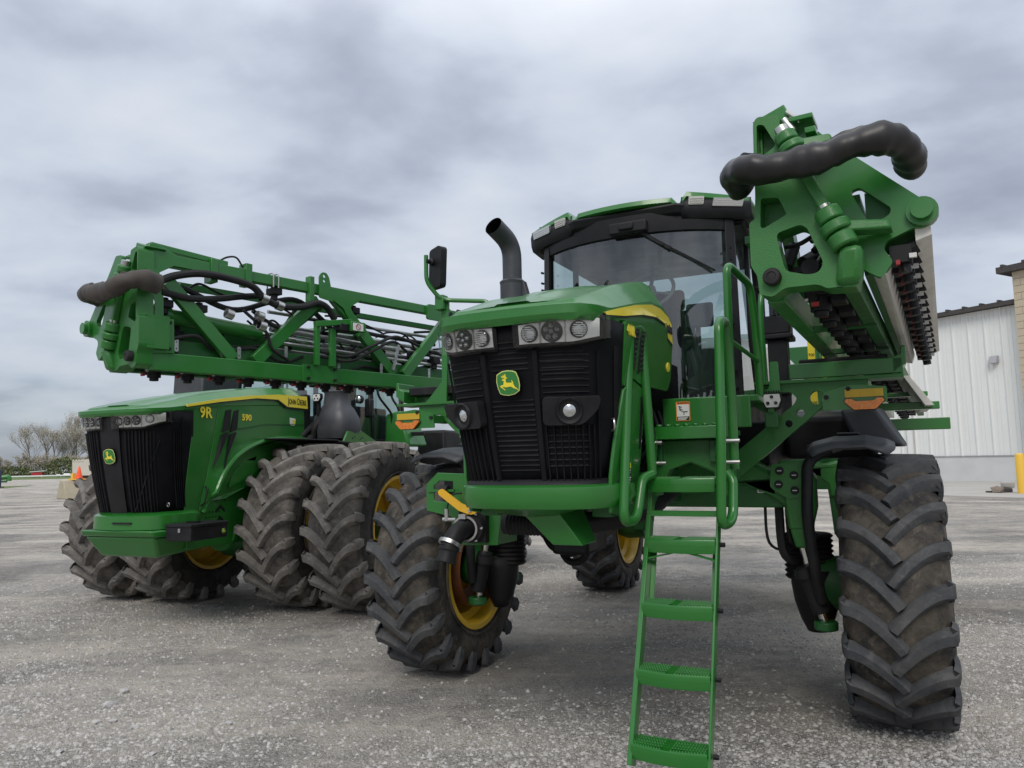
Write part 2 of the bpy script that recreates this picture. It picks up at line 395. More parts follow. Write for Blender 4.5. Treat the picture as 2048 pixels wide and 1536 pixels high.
# ---------------------------------------------------------------- wheels
def tyre_mesh(name, Ro, W, rr, nl, lh, lw, adv, mats):
    mb = MB(); Rc = Ro - lh; h = W / 2
    prof = catmull([(0, Rc), (.5 * h, Rc - .010), (.76 * h, Rc - .030), (.90 * h, Rc - .075), (.97 * h, Rc - .14), (1.0 * h, (Rc + rr) / 2 - .02), (.95 * h, rr + .09), (.86 * h, rr + .03), (.84 * h, rr - .01)], 3)
    full = [(-x, r) for x, r in prof[::-1]] + [(x, r) for x, r in prof[1:]]
    n = 84; vs, fs, ms = [], [], []
    for (x, r) in full:
        for j in range(n):
            th = 2 * math.pi * j / n
            vs.append((x, -r * math.cos(th), r * math.sin(th)))
    k = len(full)
    for i in range(k - 1):
        mid = abs(full[i][0] + full[i + 1][0]) / 2
        mi = 0 if (mid < .93 * h and (full[i][1] + full[i + 1][1]) / 2 > Rc - .12) else 2
        for j in range(n):
            fs.append((i * n + j, i * n + (j + 1) % n, (i + 1) * n + (j + 1) % n, (i + 1) * n + j)); ms.append(mi)
    mb.v, mb.f, mb.m = vs, fs, ms
    # letters' worth of raised rings on the sidewall
    for sx in (-1, 1):
        for r0 in (rr + .07, Rc - .19):
            mb.lathe([(-.004, r0 - .012), (.010, r0 - .006), (.010, r0 + .006), (-.004, r0 + .012)], (sx * h * .965, 0, 0), (sx, 0, 0), 72, 2, True)
    tt = np.linspace(0, 1, 9)
    for sgn in (-1, 1):
        for i in range(nl):
            jit = random.uniform(-.004, .004)
            th0 = 2 * math.pi * (i + (0.5 if sgn > 0 else 0)) / nl + jit
            rows = []
            for t in tt:
                x = -.035 * W + t * (.50 * W + .035 * W) * .94
                g = 1 - (1 - t) ** 1.75
                rows.append((x, Ro - .014 * (x / h) ** 2, th0 + adv * g / Ro, lw * (0.92 + .30 * t)))
            thE = th0 + adv / Ro
            rows += [(.985 * h, Ro - .026, thE + .008, lw * 1.40), (1.025 * h, Ro - .075, thE + .014, lw * 1.45), (1.022 * h, Rc - .085, thE + .018, lw * 1.30), (.995 * h, Rc - .135, thE + .020, lw * 1.05)]
            m = len(rows); V0 = []
            for q in range(m):
                a, b = rows[max(q - 1, 0)], rows[min(q + 1, m - 1)]
                dx, dy = b[0] - a[0], Ro * (b[2] - a[2])
                l = math.hypot(dx, dy) or 1
                px, pth = -dy / l, dx / l
                if q >= len(tt): px, pth = 0.0, 1.0
                x, r, th, w = rows[q]
                deep = .075 if q < len(tt) else .05
                inn = 1.0 if q < len(tt) else .9
                for (oy, dr) in ((-(.5 * w + .022), -deep), (-.5 * w, -.010), (-.5 * w + .008, 0), (.5 * w - .008, 0), (.5 * w, -.010), (.5 * w + .022, -deep)):
                    xx = x + px * oy; tq = th + pth * oy / Ro; r2 = r + dr
                    if q >= len(tt) and dr < -.02: xx = x * inn; r2 = r - .01
                    V0.append((sgn * xx, -r2 * math.cos(tq), r2 * math.sin(tq)))
            F, Mx = [], []
            o = len(mb.v)
            for q in range(m - 1):
                for c in range(5):
                    f = (q * 6 + c, q * 6 + c + 1, (q + 1) * 6 + c + 1, (q + 1) * 6 + c)
                    F.append(f if sgn < 0 else f[::-1]); Mx.append(1 if c == 2 else 1)
            cap0 = (0, 1, 2, 3, 4, 5); F.append(cap0[::-1] if sgn < 0 else cap0); Mx.append(1)
            mb.v.extend(V0); mb.f.extend([tuple(i + o for i in f) for f in F]); mb.m.extend(Mx)
    zmin = -(Ro - .022)
    out = []
    for x, y, z in mb.v:
        if z < zmin + .05:
            k2 = max(0, (zmin + .05 - z) / .072); z = zmin + .05 - .05 * min(1, k2) ; x *= 1 + .02 * k2
        out.append((x, y, z))
    mb.v = out
    return mb.mesh(name, [M[m] for m in mats], 42)
def rim_meshes(name, W, rr, disc, hub_r):
    h = W / 2
    b = MB()
    b.lathe([(-.90 * h, rr + .035), (-.90 * h, rr + .005), (-.80 * h, rr - .01), (-.55 * h, rr - .015), (-.4 * h, rr - .06), (.4 * h, rr - .06), (.55 * h, rr - .015), (.80 * h, rr - .01), (.90 * h, rr + .005), (.90 * h, rr + .035),
             (.93 * h, rr + .035), (.93 * h, rr - .005), (.80 * h, rr - .035), (.55 * h, rr - .04), (.4 * h, rr - .085), (-.4 * h, rr - .085), (-.55 * h, rr - .04), (-.80 * h, rr - .035), (-.93 * h, rr - .005), (-.93 * h, rr + .035), (-.90 * h, rr + .035)], (0, 0, 0), (1, 0, 0), 56, 0, True)
    d = MB()
    x0 = disc * h
    d.lathe([(x0 - .03, rr - .075), (x0 + .02, rr - .085), (x0 + .06, rr * .72), (x0 + .05, rr * .5), (x0 + .05, hub_r), (x0 + .03, hub_r), (x0 + .03, rr * .5), (x0 + .035, rr * .72), (x0 - .005, rr - .09), (x0 - .045, rr - .08)], (0, 0, 0), (1, 0, 0), 48, 0, True)
    hb = MB()
    hb.lathe([(x0 - .22, hub_r * 1.05), (x0 + .06, hub_r * 1.05), (x0 + .10, hub_r * .9), (x0 + .12, hub_r * .4), (x0 + .12, 0.0)], (0, 0, 0), (1, 0, 0), 28)
    for i in range(10):
        a = 2 * math.pi * i / 10
        c = V(x0 + .05, hub_r * 1.28 * math.cos(a), hub_r * 1.28 * math.sin(a))
        hb.cyl(c, c + V(.045, 0, 0), .018, 8, 1)
    return b.mesh(name + '_rim', [M['yellow']]), d.mesh(name + '_disc', [M['yellow']]), hb.mesh(name + '_hub', [M['yellow'], M['steel']])
def add_wheel(parent, meshes, loc, flip=False, steer=0.0, extra=None):
    w = bpy.data.objects.new('wheel', None); col.objects.link(w); w.parent = parent; w.location = loc
    w.rotation_euler = (0, 0, steer)
    ty, rm, dc, hb = meshes
    for nm, me, fl in (('tyre', ty, False), ('rim', rm, False), ('wheel_disc', dc, flip), ('hub', hb, flip)):
        o = bpy.data.objects.new(nm, me); col.objects.link(o); o.parent = w
        if fl: o.rotation_euler = (0, 0, math.pi)
    return w
# ---------------------------------------------------------------- nose shared by both machines
class Nose:
    def __init__(s, plan, wb, wt, hwb, hwt, vb, vt, bulge=0.0):
        s.pl = catmull(plan, 8); s.n = len(s.pl) - 1
        s.wb, s.wt, s.hwb, s.hwt, s.vb, s.vt, s.bulge = wb, wt, hwb, hwt, vb, vt, bulge
    def raw(s, a, w):            # a in -1..1
        k = (w - s.wb) / (s.wt - s.wb); hw = s.hwb + (s.hwt - s.hwb) * k
        vc = s.vb + (s.vt - s.vb) * k - s.bulge * math.sin(math.pi * max(0, min(1, k)))
        x = min(abs(a), 1.0) * s.n; i = min(int(x), s.n - 1); f = x - i
        p = s.pl[i] * (1 - f) + s.pl[i + 1] * f
        return Vector((math.copysign(p[0] * hw, a), vc + p[1], w))
    def P(s, a, w, off=0.0):
        p = s.raw(a, w)
        if off:
            e = 1e-3
            t = s.raw(min(a + e, 1), w) - s.raw(max(a - e, -1), w); u = s.raw(a, w + e) - s.raw(a, w - e)
            p = p + t.cross(u).normalized() * off
        return p
    def a_of(s, u, w):           # front parameter whose lateral offset is u
        lo, hi = 0.0, 1.0
        for _ in range(30):
            m = (lo + hi) / 2
            if s.raw(m, w).x < abs(u): lo = m
            else: hi = m
        return math.copysign((lo + hi) / 2, u)
    def Q(s, u, w, off=0.0): return s.P(s.a_of(u, w), w, off)
    def patch(s, mb, a0, a1, w0, w1, off, na=12, nw=4, mi=0):   # w0,w1: callables of a or numbers
        f = lambda w, a: w(a) if callable(w) else w
        rows = []
        for j in range(nw + 1):
            rows.append([s.P(a0 + (a1 - a0) * i / na, f(w0, a0 + (a1 - a0) * i / na) * (1 - j / nw) + f(w1, a0 + (a1 - a0) * i / na) * j / nw, off) for i in range(na + 1)])
        return mb.grid(rows, mi)
    def frame_at(s, a, w, off):
        e = 2e-3
        t = s.raw(a + e, w) - s.raw(a - e, w); u = s.raw(a, w + e) - s.raw(a, w - e)
        return frame(s.P(a, w, off), t, u)
# ================================================================ the setting
def ground_mat():
    m, t, b = principled('crushed_stone_ground', (0.3, 0.29, 0.27), 0.95, spec=0.15); L = t.links.new
    tc = N(t, 'ShaderNodeTexCoord'); P = tc.outputs['Object']
    mp = N(t, 'ShaderNodeMapping'); mp.inputs['Rotation'].default_value = (0, 0, R(-12)); mp.inputs['Scale'].default_value = (.18, 1.0, 1); L(P, mp.inputs[0])
    n_big = N(t, 'ShaderNodeTexNoise', Scale=.42, Detail=7.0, Roughness=.6, Distortion=.4); L(P, n_big.inputs[0])
    n_str = N(t, 'ShaderNodeTexNoise', Scale=1.1, Detail=8.0, Roughness=.68, Distortion=.5); L(mp.outputs[0], n_str.inputs[0])
    n_med = N(t, 'ShaderNodeTexNoise', Scale=6.0, Detail=8.0, Roughness=.7); L(P, n_med.inputs[0])
    vo = N(t, 'ShaderNodeTexVoronoi', Scale=62.0, Randomness=1.0); L(P, vo.inputs[0])
    vo2 = N(t, 'ShaderNodeTexVoronoi', Scale=145.0, Randomness=1.0); L(P, vo2.inputs[0])
    n_f = N(t, 'ShaderNodeTexNoise', Scale=90.0, Detail=4.0, Roughness=.7); L(P, n_f.inputs[0])
    s1 = N(t, 'ShaderNodeSeparateColor'); L(vo.outputs['Color'], s1.inputs[0])
    s2 = N(t, 'ShaderNodeSeparateColor'); L(vo2.outputs['Color'], s2.inputs[0])
    stones = ramp(t, s1.outputs[0], [(0.0, (.21, .20, .185)), (.4, (.37, .35, .325)), (.8, (.50, .48, .45)), (1.0, (.58, .56, .53))])
    grit = ramp(t, s2.outputs[0], [(0.0, (.22, .207, .19)), (.5, (.38, .358, .328)), (1.0, (.57, .55, .515))])
    c = mixc(t, .5, stones, grit)
    dust = mixc(t, n_f.outputs[0], (.45, .405, .345), (.60, .55, .475))
    # packed pale dust in tracks and patches over the loose stone
    f = math_node(t, 'ADD', math_node(t, 'MULTIPLY', n_str.outputs[0], .62), math_node(t, 'MULTIPLY', n_big.outputs[0], .38))
    f = math_node(t, 'ADD', f, math_node(t, 'MULTIPLY', math_node(t, 'SUBTRACT', n_med.outputs[0], .5), .22))
    fd = ramp(t, f, [(.42, 0.05), (.50, .45), (.60, .95)])
    c = mixc(t, fd, c, dust)
    dark = ramp(t, math_node(t, 'ADD', math_node(t, 'MULTIPLY', n_big.outputs[0], .6), math_node(t, 'MULTIPLY', n_med.outputs[0], .4)), [(.36, .70), (.50, 1.0), (.64, 1.14)])
    c = mixc(t, 1.0, c, dark, 'MULTIPLY')
    L(c, b.inputs['Base Color'])
    h = math_node(t, 'ADD', math_node(t, 'MULTIPLY', vo.outputs['Distance'], -1.2), math_node(t, 'MULTIPLY', vo2.outputs['Distance'], -.6))
    h = math_node(t, 'ADD', math_node(t, 'MULTIPLY', h, math_node(t, 'SUBTRACT', 1.0, math_node(t, 'MULTIPLY', fd, .75))), math_node(t, 'MULTIPLY', n_f.outputs[0], .5))
    h = math_node(t, 'ADD', h, math_node(t, 'MULTIPLY', n_med.outputs[0], 1.6))
    bp = N(t, 'ShaderNodeBump', Strength=1.0, Distance=.025); L(h, bp.inputs['Height']); L(bp.outputs[0], b.inputs['Normal'])
    return m
M['ground'] = ground_mat()
def stone_mat(name, lo, hi):
    m, t, b = principled(name, lo, 0.92, spec=.2); L = t.links.new
    g = N(t, 'ShaderNodeNewGeometry')
    c = mixc(t, g.outputs['Random Per Island'], lo, hi)
    L(c, b.inputs['Base Color']); return m
M['stone'] = stone_mat('loose_stone', (.25, .24, .224), (.53, .513, .485))
g = MB()
xs = [-900, -60, -30, -14, -7, -3.5, 0, 3.5, 7, 14, 30, 60, 900]; ys = [-60, -10, 0, 2, 4, 6, 8, 10, 13, 17, 25, 45, 90, 2200]
g.grid([[(x, y, 0.0) for x in xs] for y in ys])
struct(g.build('ground', 'ground', None, smooth=0))
# loose gravel, one object of many small faceted stones
def gravel(name, n, ymin, ymax, smin, smax, seed, power):
    r = np.random.default_rng(seed)
    u = r.random(n); Y = ymin * (ymax / ymin) ** (u ** power)
    Xh = Y * 0.74
    X = (r.random(n) * 2 - 1) * Xh
    # clumps: keep more where a smooth field is high
    fld = np.sin(X * .9 + 1.3 * np.sin(Y * .7)) + np.sin(Y * 1.7 + X * .35) + .7 * np.sin(X * 2.3 - Y * 1.1)
    keep = r.random(n) < np.clip(.42 + .30 * fld, .06, 1.0)
    X, Y = X[keep], Y[keep]; n = len(X)
    s = smin + (smax - smin) * r.random(n) ** 4.5
    base = np.array([(-1, -.6, 0), (.2, -1, 0), (1, .1, 0), (.1, 1, 0), (-.9, .5, 0), (-.4, -.3, 1), (.45, -.1, .85), (-.05, .45, .95)], float)
    F = np.array([(0, 1, 6), (0, 6, 5), (1, 2, 6), (2, 3, 7), (2, 7, 6), (3, 4, 7), (4, 0, 5), (4, 5, 7), (5, 6, 7)])
    a = r.random(n) * 2 * np.pi; ca, sa = np.cos(a), np.sin(a)
    B = base[None] * (1 + (r.random((n, 8, 3)) - .5) * .7)
    B = B * s[:, None, None] * np.stack([np.ones(n), .65 + .35 * r.random(n), .35 + .4 * r.random(n)], 1)[:, None, :]
    V_ = np.empty_like(B)
    V_[..., 0] = B[..., 0] * ca[:, None] - B[..., 1] * sa[:, None] + X[:, None]
    V_[..., 1] = B[..., 0] * sa[:, None] + B[..., 1] * ca[:, None] + Y[:, None]
    V_[..., 2] = B[..., 2] - .12 * s[:, None]
    FF = (F[None] + (np.arange(n) * 8)[:, None, None]).reshape(-1, 3)
    me = bpy.data.meshes.new(name)
    me.vertices.add(n * 8); me.vertices.foreach_set('co', V_.reshape(-1))
    me.loops.add(len(FF) * 3); me.loops.foreach_set('vertex_index', FF.reshape(-1).astype(np.int32))
    me.polygons.add(len(FF)); me.polygons.foreach_set('loop_start', np.arange(0, len(FF) * 3, 3, dtype=np.int32))
    me.update(calc_edges=True); me.materials.append(M['stone'])
    o = bpy.data.objects.new(name, me); col.objects.link(o)
    o['kind'] = 'stuff'; o['label'] = 'loose grey gravel scattered over the yard'; o['category'] = 'gravel'
    return o
gravel('gravel', 230000, 2.6, 13.0, .005, .024, 5, 1.0)
# single larger stones in the foreground
def rock(name, x, y, s, label, mat='stone_pale', flat=.5, seed=0, group=None):
    r = random.Random(seed); bm = bmesh.new(); bmesh.ops.create_icosphere(bm, subdivisions=1, radius=1)
    for v in bm.verts:
        d = v.co.normalized(); k = 1 + .22 * math.sin(3 * d.x + seed) * math.cos(2.3 * d.y + seed * .7) + r.uniform(-.22, .22)
        v.co = Vector((d.x * k * s, d.y * k * s * .72, d.z * k * s * flat))
    me = bpy.data.meshes.new(name); bm.to_mesh(me); bm.free(); me.materials.append(M[mat])
    o = bpy.data.objects.new(name, me); col.objects.link(o); o.location = (x, y, s * flat * .45); o.rotation_euler = (0, 0, r.uniform(0, 6))
    return tag(o, label, 'stone', group)
M['stone_pale'] = dusty('pale_stone', (.42, .41, .40), (.55, .54, .52), .9, .6, 14.0, bump=.5, bscale=60)
M['stone_brown'] = dusty('brown_stone', (.20, .165, .13), (.30, .26, .22), .9, .6, 8.0, bump=.5, bscale=30)

# ================================================================ the sprayer
S_ORIGIN, S_ROT = (0.996, 5.934, 0.0), R(-26.0)
SP = thing('field_sprayer', 'tall green self-propelled field sprayer with folded booms and a front ladder', 'sprayer', S_ORIGIN, S_ROT)
# local axes: x = towards the machine's left, y = backwards, z = up; origin on the ground under the front axle
WR, WW, RR = 0.885, 0.60, 0.49
sp_wheel = (tyre_mesh('sprayer_tyre', WR, WW, RR, 21, .048, .060, .24, ('tyre', 'lug', 'tyre')),) + rim_meshes('sprayer', WW, RR, 0.25, .14)
for sx in (-1, 1):
    for y in (0.0, 4.25):
        add_wheel(SP, sp_wheel, (sx * 1.73, y, WR - .022), flip=(sx < 0))

# ---- nose, hood
SN = Nose([(0, 0), (.35, .010), (.62, .032), (.84, .080), (.965, .155), (1.045, .27), (1.085, .42)], 1.62, 2.46, .395, .47, -2.17, -2.335, .012)
def nose_shell(nz, name, parent, mat, w0, w1, off=0.0, nw=8):
    mb = MB(); nz.patch(mb, -1, 1, w0, w1, off, 56, nw); return mb.build(name, mat, parent, smooth=60, thick=.02)
gr = nose_shell(SN, 'grille', SP, 'grille', 1.63, 2.47)
def front_details(nz, g, lamp, slat_w, strip_hw, emb, emb_s, bars):
    # centre strip
    for sx in (-1, 1):
        lw0 = lambda a: lamp['bot'](abs(nz.raw(a, lamp['mid']).x)); lw1 = lambda a: lamp['top'](abs(nz.raw(a, lamp['mid']).x))
        u0, u1 = lamp['u0'], lamp['u1']; wm = lamp['mid']
        a0, a1 = nz.a_of(u0, wm), nz.a_of(u1, wm)
        if sx < 0: a0, a1 = -a1, -a0
        hb = MB()
        ext = lamp['rim']
        aa0, aa1 = nz.a_of(u0 - .022, wm), nz.a_of(u1 + .018, wm)
        if sx < 0: aa0, aa1 = -aa1, -aa0
        nz.patch(hb, aa0, aa1, lambda a: lw0(a) - ext, lambda a: lw1(a) + ext, .012, 18, 4)
        house = hb.build('headlight', 'black_gloss', SPn(nz), smooth=60, thick=.012)
        rb = MB(); nz.patch(rb, a0, a1, lw0, lw1, .016, 18, 4); rb.build('lamp_reflector', 'reflect', house, smooth=60)
        for (cu, kind, rad) in lamp['cells']:
            a = nz.a_of(cu, wm) * sx; wc = (lw0(a) + lw1(a)) / 2
            F = nz.frame_at(a, wc, .018)
            lb = MB()
            if kind == 'led':
                lb.plate([circle(0, 0, rad * 1.12, 20)], (0, 0, 0), (1, 0, 0), (0, 1, 0), .010, 1)
                for k in range(6):
                    x, y = ((0, 0) if k == 5 else (rad * .62 * math.cos(R(90 + 72 * k)), rad * .62 * math.sin(R(90 + 72 * k))))
                    lb.lathe([(0, rad * .27), (.012, rad * .25), (.018, rad * .12), (.020, 0)], (x, y, .006), (0, 0, 1), 12, 0)
            else:
                lb.lathe([(0, rad * 1.08), (.008, rad * 1.08), (.008, rad * .97)], (0, 0, 0), (0, 0, 1), 24, 1, True)
                lb.lathe([(.002, rad * .97), (.012, rad * .8), (.018, rad * .4), (.020, 0)], (0, 0, 0), (0, 0, 1), 24, 0)
                for k in range(-3, 4):
                    x = k * rad * .26; hh = math.sqrt(max(0, (rad * .9) ** 2 - x * x))
                    lb.bar((-hh, x, .018), (hh, x, .018), .006, .010, (0, 0, 1), 0)
            o = lb.build('lamp_lens', ['lens', 'lensring'], house); o.matrix_local = F
        for cu in lamp['splits']:
            a = nz.a_of(cu, wm) * sx
            sb = MB(); sb.grid([[nz.P(a - .004, w, .020) for w in np.linspace(lw0(a), lw1(a), 5)], [nz.P(a + .004, w, .020) for w in np.linspace(lw0(a), lw1(a), 5)]])
            sb.build('lamp_divider', 'lampface', house, thick=.006)
        cb = MB(); nz.patch(cb, aa0, aa1, lambda a: lw0(a) - ext * .5, lambda a: lw1(a) + ext * .5, .046, 18, 4)
        cb.build('lamp_cover', 'clear', house, smooth=60)
    for (a, w0, w1, wd) in bars:
        sb = MB()
        sb.grid([[nz.P(a - wd, w, .004) for w in np.linspace(w0, w1, 10)], [nz.P(a - wd * .7, w, .016) for w in np.linspace(w0, w1, 10)], [nz.P(a + wd * .7, w, .016) for w in np.linspace(w0, w1, 10)], [nz.P(a + wd, w, .004) for w in np.linspace(w0, w1, 10)]])
        sb.build('grille_bar', 'grille_bar', g, smooth=60)
_owner = {}
def SPn(nz): return _owner[id(nz)]
_owner[id(SN)] = SP
lampS = dict(u0=.075, u1=.445, mid=2.40, rim=.026,
             bot=lambda u: 2.345 + (0 if u < .33 else (u - .33) ** 1.6 * 1.0), top=lambda u: 2.437 + .03 * u / .45,
             cells=[(.135, 'round', .042), (.250, 'led', .050), (.370, 'round', .042)], splits=[.190, .312])
barsS = []
for sx in (-1, 1):
    for k in range(9): barsS.append((sx * (.20 + .055 * k), 1.65, 1.93 if k < 8 else 2.3, .006))
    barsS.append((sx * .155, 1.65, 2.31, .020)); barsS.append((sx * .86, 1.65, 2.34, .02))
front_details(SN, gr, lampS, .01, .06, 2.15, .12, barsS)
# horizontal louvres behind the mesh, built as thin proud slats
for (a0, a1, wlo, whi, n) in ((-.13, .13, 1.70, 2.06, 15), (.19, .55, 1.72, 2.28, 19), (-.55, -.19, 1.95, 2.28, 10), (.18, .50, 2.16, 2.30, 4), (-.11, .11, 2.22, 2.36, 6)):
    for k in range(n):
        w = wlo + (whi - wlo) * k / (n - 1)
        sb = MB(); sb.grid([[SN.P(a0 + (a1 - a0) * i / 8, w - .006, .002) for i in range(9)], [SN.P(a0 + (a1 - a0) * i / 8, w, .008) for i in range(9)], [SN.P(a0 + (a1 - a0) * i / 8, w + .005, .002) for i in range(9)]])
        sb.build('grille_slat', 'grille_slat', gr, smooth=60)
emblem(SP, SN.frame_at(0.0, 2.155, .022), .135)
# fog lamp pods on the grille
for sx in (-1, 1):
    F = SN.frame_at(sx * .385, 2.005, .012)
    pod = MB()
    pod.plate([rpoly([(-.14 * sx, .07), (.16 * sx, .07), (.14 * sx, .0), (.06 * sx, -.075), (-.14 * sx, -.075)], .03)], (0, 0, .0), (1, 0, 0), (0, 1, 0), .05)
    pod.lathe([(0, .072), (.014, .066), (.004, .05), (-.01, .044)], (-.005 * sx, 0, .024), (0, 0, 1), 24, 0, True)
    p = pod.build('fog_lamp_pod', 'black', SP, bevel=.006); p.matrix_local = F
    lb = MB().lathe([(.0, .034), (.010, .032), (.018, .02), (.02, 0)], (-.005 * sx, 0, .018), (0, 0, 1), 22)
    lb.build('fog_lamp', 'lens', p)
# wire latch loop, hook behind the mesh
mb = MB(); q = SN.P(.80, 1.93, .01)
mb.tube(fillet([q + V(0, 0, .03), q + V(.03, -.05, .03), q + V(.03, -.05, -.03), q + V(0, 0, -.03)], .03), .006, 8); mb.build('latch_loop', 'steel', SP)
# bottom lip of the grille
mb = MB(); mb.grid([[SN.P(a, 1.625, o) - V(0, 0, z) for a in np.linspace(-1, 1, 41)] for o, z in ((.0, -.03), (.03, -.02), (.04, .0), (.02, .015))])
mb.build('grille_lip', 'black', SP, smooth=60)

# hood cap: rings that follow the plan outline of the nose
def hood_cap(plan, wl, wt, wc, parent, ridge=.76, slope=.085, spine=.20, lip=None):
    half = [tuple(p) for p in catmull(plan, 3)]
    full = [(x, v) for x, v in half] ; full = [(-x, v) for x, v in half[::-1]][:-1] + full
    L = []
    vf = plan[0][1]
    for (s_, dv, kind) in ((.965, .02, 'u'), (1.0, 0, 'l'), (1.0, .0, 'p'), (ridge + .03, slope, 't'), (ridge, slope + .012, 'e'), (ridge - .06, slope + .05, 'r'), (spine + .04, slope + .07, 'c'), (spine, slope + .075, 'd'), (0, slope + .08, 'd')):
        ring = []
        for x, v in full:
            fw = max(0.0, min(1.0, (plan[4][1] - v) / (plan[4][1] - vf)))
            v2 = v + dv * fw
            z = {'u': wl(v) - .035, 'l': wl(v), 'p': wl(v) + lip(v), 't': wt(v2) - .012, 'e': wt(v2), 'r': wt(v2) - .004, 'c': wc(v2) - .006, 'd': wc(v2) + .004}[kind]
            ring.append((x * s_, v2, z))
        L.append(ring)
    mb = MB().grid(L)
    return mb.build('hood', 'green', parent, smooth=26, fix=True)
tab = lambda P: (lambda v: float(np.interp(v, [p[0] for p in P], [p[1] for p in P])))
hood_cap([(0, -2.385), (.18, -2.380), (.32, -2.358), (.40, -2.32), (.450, -2.25), (.475, -2.15), (.490, -2.0), (.508, -1.75), (.525, -1.45), (.535, -1.2), (.54, -1.08), (.54, -1.0)],
         tab([(-2.4, 2.478), (-2.05, 2.484), (-1.75, 2.525), (-1.45, 2.555), (-1.2, 2.56), (-1.0, 2.50)]),
         tab([(-2.4, 2.535), (-2.30, 2.556), (-2.18, 2.592), (-2.05, 2.635), (-1.75, 2.735), (-1.45, 2.812), (-1.2, 2.866), (-1.08, 2.868), (-1.0, 2.84)]),
         tab([(-2.4, 2.545), (-2.30, 2.566), (-2.18, 2.604), (-2.05, 2.648), (-1.75, 2.746), (-1.45, 2.822), (-1.2, 2.874), (-1.08, 2.876), (-1.0, 2.848)]), SP, lip=tab([(-2.4, .045), (-2.1, .05), (-1.75, .09), (-1.45, .125), (-1.2, .13), (-1.0, .12)]))
# hood side panels
def side_u(w): return .436 + (.520 - .436) * (w - 1.6) / (2.5 - 1.6)
HL = tab([(-2.25, .450), (-2.15, .475), (-2.0, .490), (-1.75, .508), (-1.45, .525), (-1.2, .535), (-1.0, .54)])
for sx in (-1, 1):
    def side(name, poly, mat, off=0.0, th=.02, parent=SP, bevel=.006, hl=None):
        mb = MB(); lo = [ (v, w) for v, w in poly]
        tr = tessellate_polygon([[Vector((v, w, 0)) for v, w in lo]])
        f = lambda v, w, o: V(sx * ((side_u(w) + .03 * (v + 1.9) + o) if not hl else (hl(v) + o)), v, w)
        n = len(lo); vs = [f(v, w, off) for v, w in lo] + [f(v, w, off - th) for v, w in lo]
        fs = [tuple(t) for t in tr] + [tuple(i + n for i in t[::-1]) for t in tr] + [(i, (i + 1) % n, n + (i + 1) % n, n + i) for i in range(n)]
        mb.add(vs, fs); return mb.build(name, mat, parent, bevel=bevel, smooth=30, fix=True)
    upper = side('side_panel', rpoly([(-1.93, 2.49), (-1.90, 2.13), (-1.78, 2.20), (-1.62, 2.17), (-1.08, 2.17), (-1.02, 2.25), (-1.02, 2.53), (-1.2, 2.57)], .03), 'green', .0)
    low = side('lower_side_panel', [(-1.90, 2.12), (-1.95, 1.98), (-1.99, 1.84), (-2.01, 1.74), (-2.02, 1.66), (-1.99, 1.47), (-1.60, 1.42), (-1.55, 1.75), (-1.53, 2.12), (-1.62, 2.155), (-1.78, 2.185)], 'green', .004)
    st = side('hood_stripe', [(-2.16, 2.50), (-1.95, 2.555), (-1.70, 2.615), (-1.45, 2.66), (-1.28, 2.665), (-1.12, 2.64), (-1.035, 2.60), (-1.035, 2.475), (-1.13, 2.50), (-1.18, 2.585), (-1.35, 2.60), (-1.6, 2.575), (-1.9, 2.52), (-2.14, 2.488)], 'decal', .010, .012, SP, 0, HL)
    side('stripe_edge', [(-2.17, 2.492), (-1.9, 2.53), (-1.6, 2.583), (-1.35, 2.608), (-1.18, 2.593), (-1.13, 2.505), (-1.035, 2.482), (-1.035, 2.462), (-1.14, 2.488), (-1.19, 2.575), (-1.35, 2.59), (-1.6, 2.565), (-1.9, 2.51), (-2.15, 2.478)], 'ink', .008, .012, st, 0, HL)
    for k, (v0, v1) in enumerate(((-1.76, -1.70), (-1.66, -1.58))):
        vt = side('side_vent', rpoly([(v0, 2.47), (v1, 2.475), (v1 - .05, 2.25), (v0 - .03, 2.22)], .01), 'black', .006, .02, upper, 0)
        for j in range(8): side('vent_louvre', [(v0 - .005 * j / 4, 2.455 - .028 * j), (v1 - .005 * j, 2.455 - .028 * j), (v1 - .005 * j, 2.448 - .028 * j), (v0 - .005 * j / 4, 2.448 - .028 * j)], 'fender', .010, .006, vt, 0)
    side('intake_slot', rpoly([(-1.62, 2.10), (-1.575, 2.11), (-1.575, 1.82), (-1.60, 1.80)], .01), 'black', .008, .02, low, 0)
    ww = 2.445
    ex = (0.03, 1, 0) if sx > 0 else (-0.03, -1, 0)
    lettering('model_lettering', '410R', .085, 'decal', upper, frame((sx * (side_u(ww) + .03 * .05 + .004), -1.835, ww), ex, (sx * -.05, 0, 1)), .0022, xs=.72)
    lettering('brand_lettering', 'John Deere', .085, 'ink', st, frame((sx * (.538 + .012), -1.105, 2.56), ex, (sx * -.05, 0, 1)), .001, True, xs=.30)
    side('round_decal', circle(-1.10, 2.32, .03, 16), 'decal', .006, .006, upper, 0)
# chrome lamp trim line and bumper
mb = MB()
prof = [(.0, 1.63), (.045, 1.615), (.05, 1.56), (.03, 1.515), (-.10, 1.49)]
mb.grid([[SN.P(a, 1.63, 0) * 1 + (SN.P(a, 1.63, 1) - SN.P(a, 1.63, 0)) * o + V(0, 0, w - 1.63 + (.05 * min(1, abs(a) / .5) ** 2 - .05 if w < 1.5 else 0)) for a in np.linspace(-1, 1, 41)] for o, w in prof])
mb.build('front_bumper', 'green', SP, smooth=40, thick=.012)
MB().hexa([(.10, -2.02, 1.30), (.27, -2.02, 1.30), (.27, -1.80, 1.30), (.10, -1.80, 1.30)], [(-.06, -2.06, 1.47), (.16, -2.06, 1.47), (.16, -1.70, 1.47), (-.06, -1.70, 1.47)]).build('tow_bracket', 'green', SP, bevel=.005)
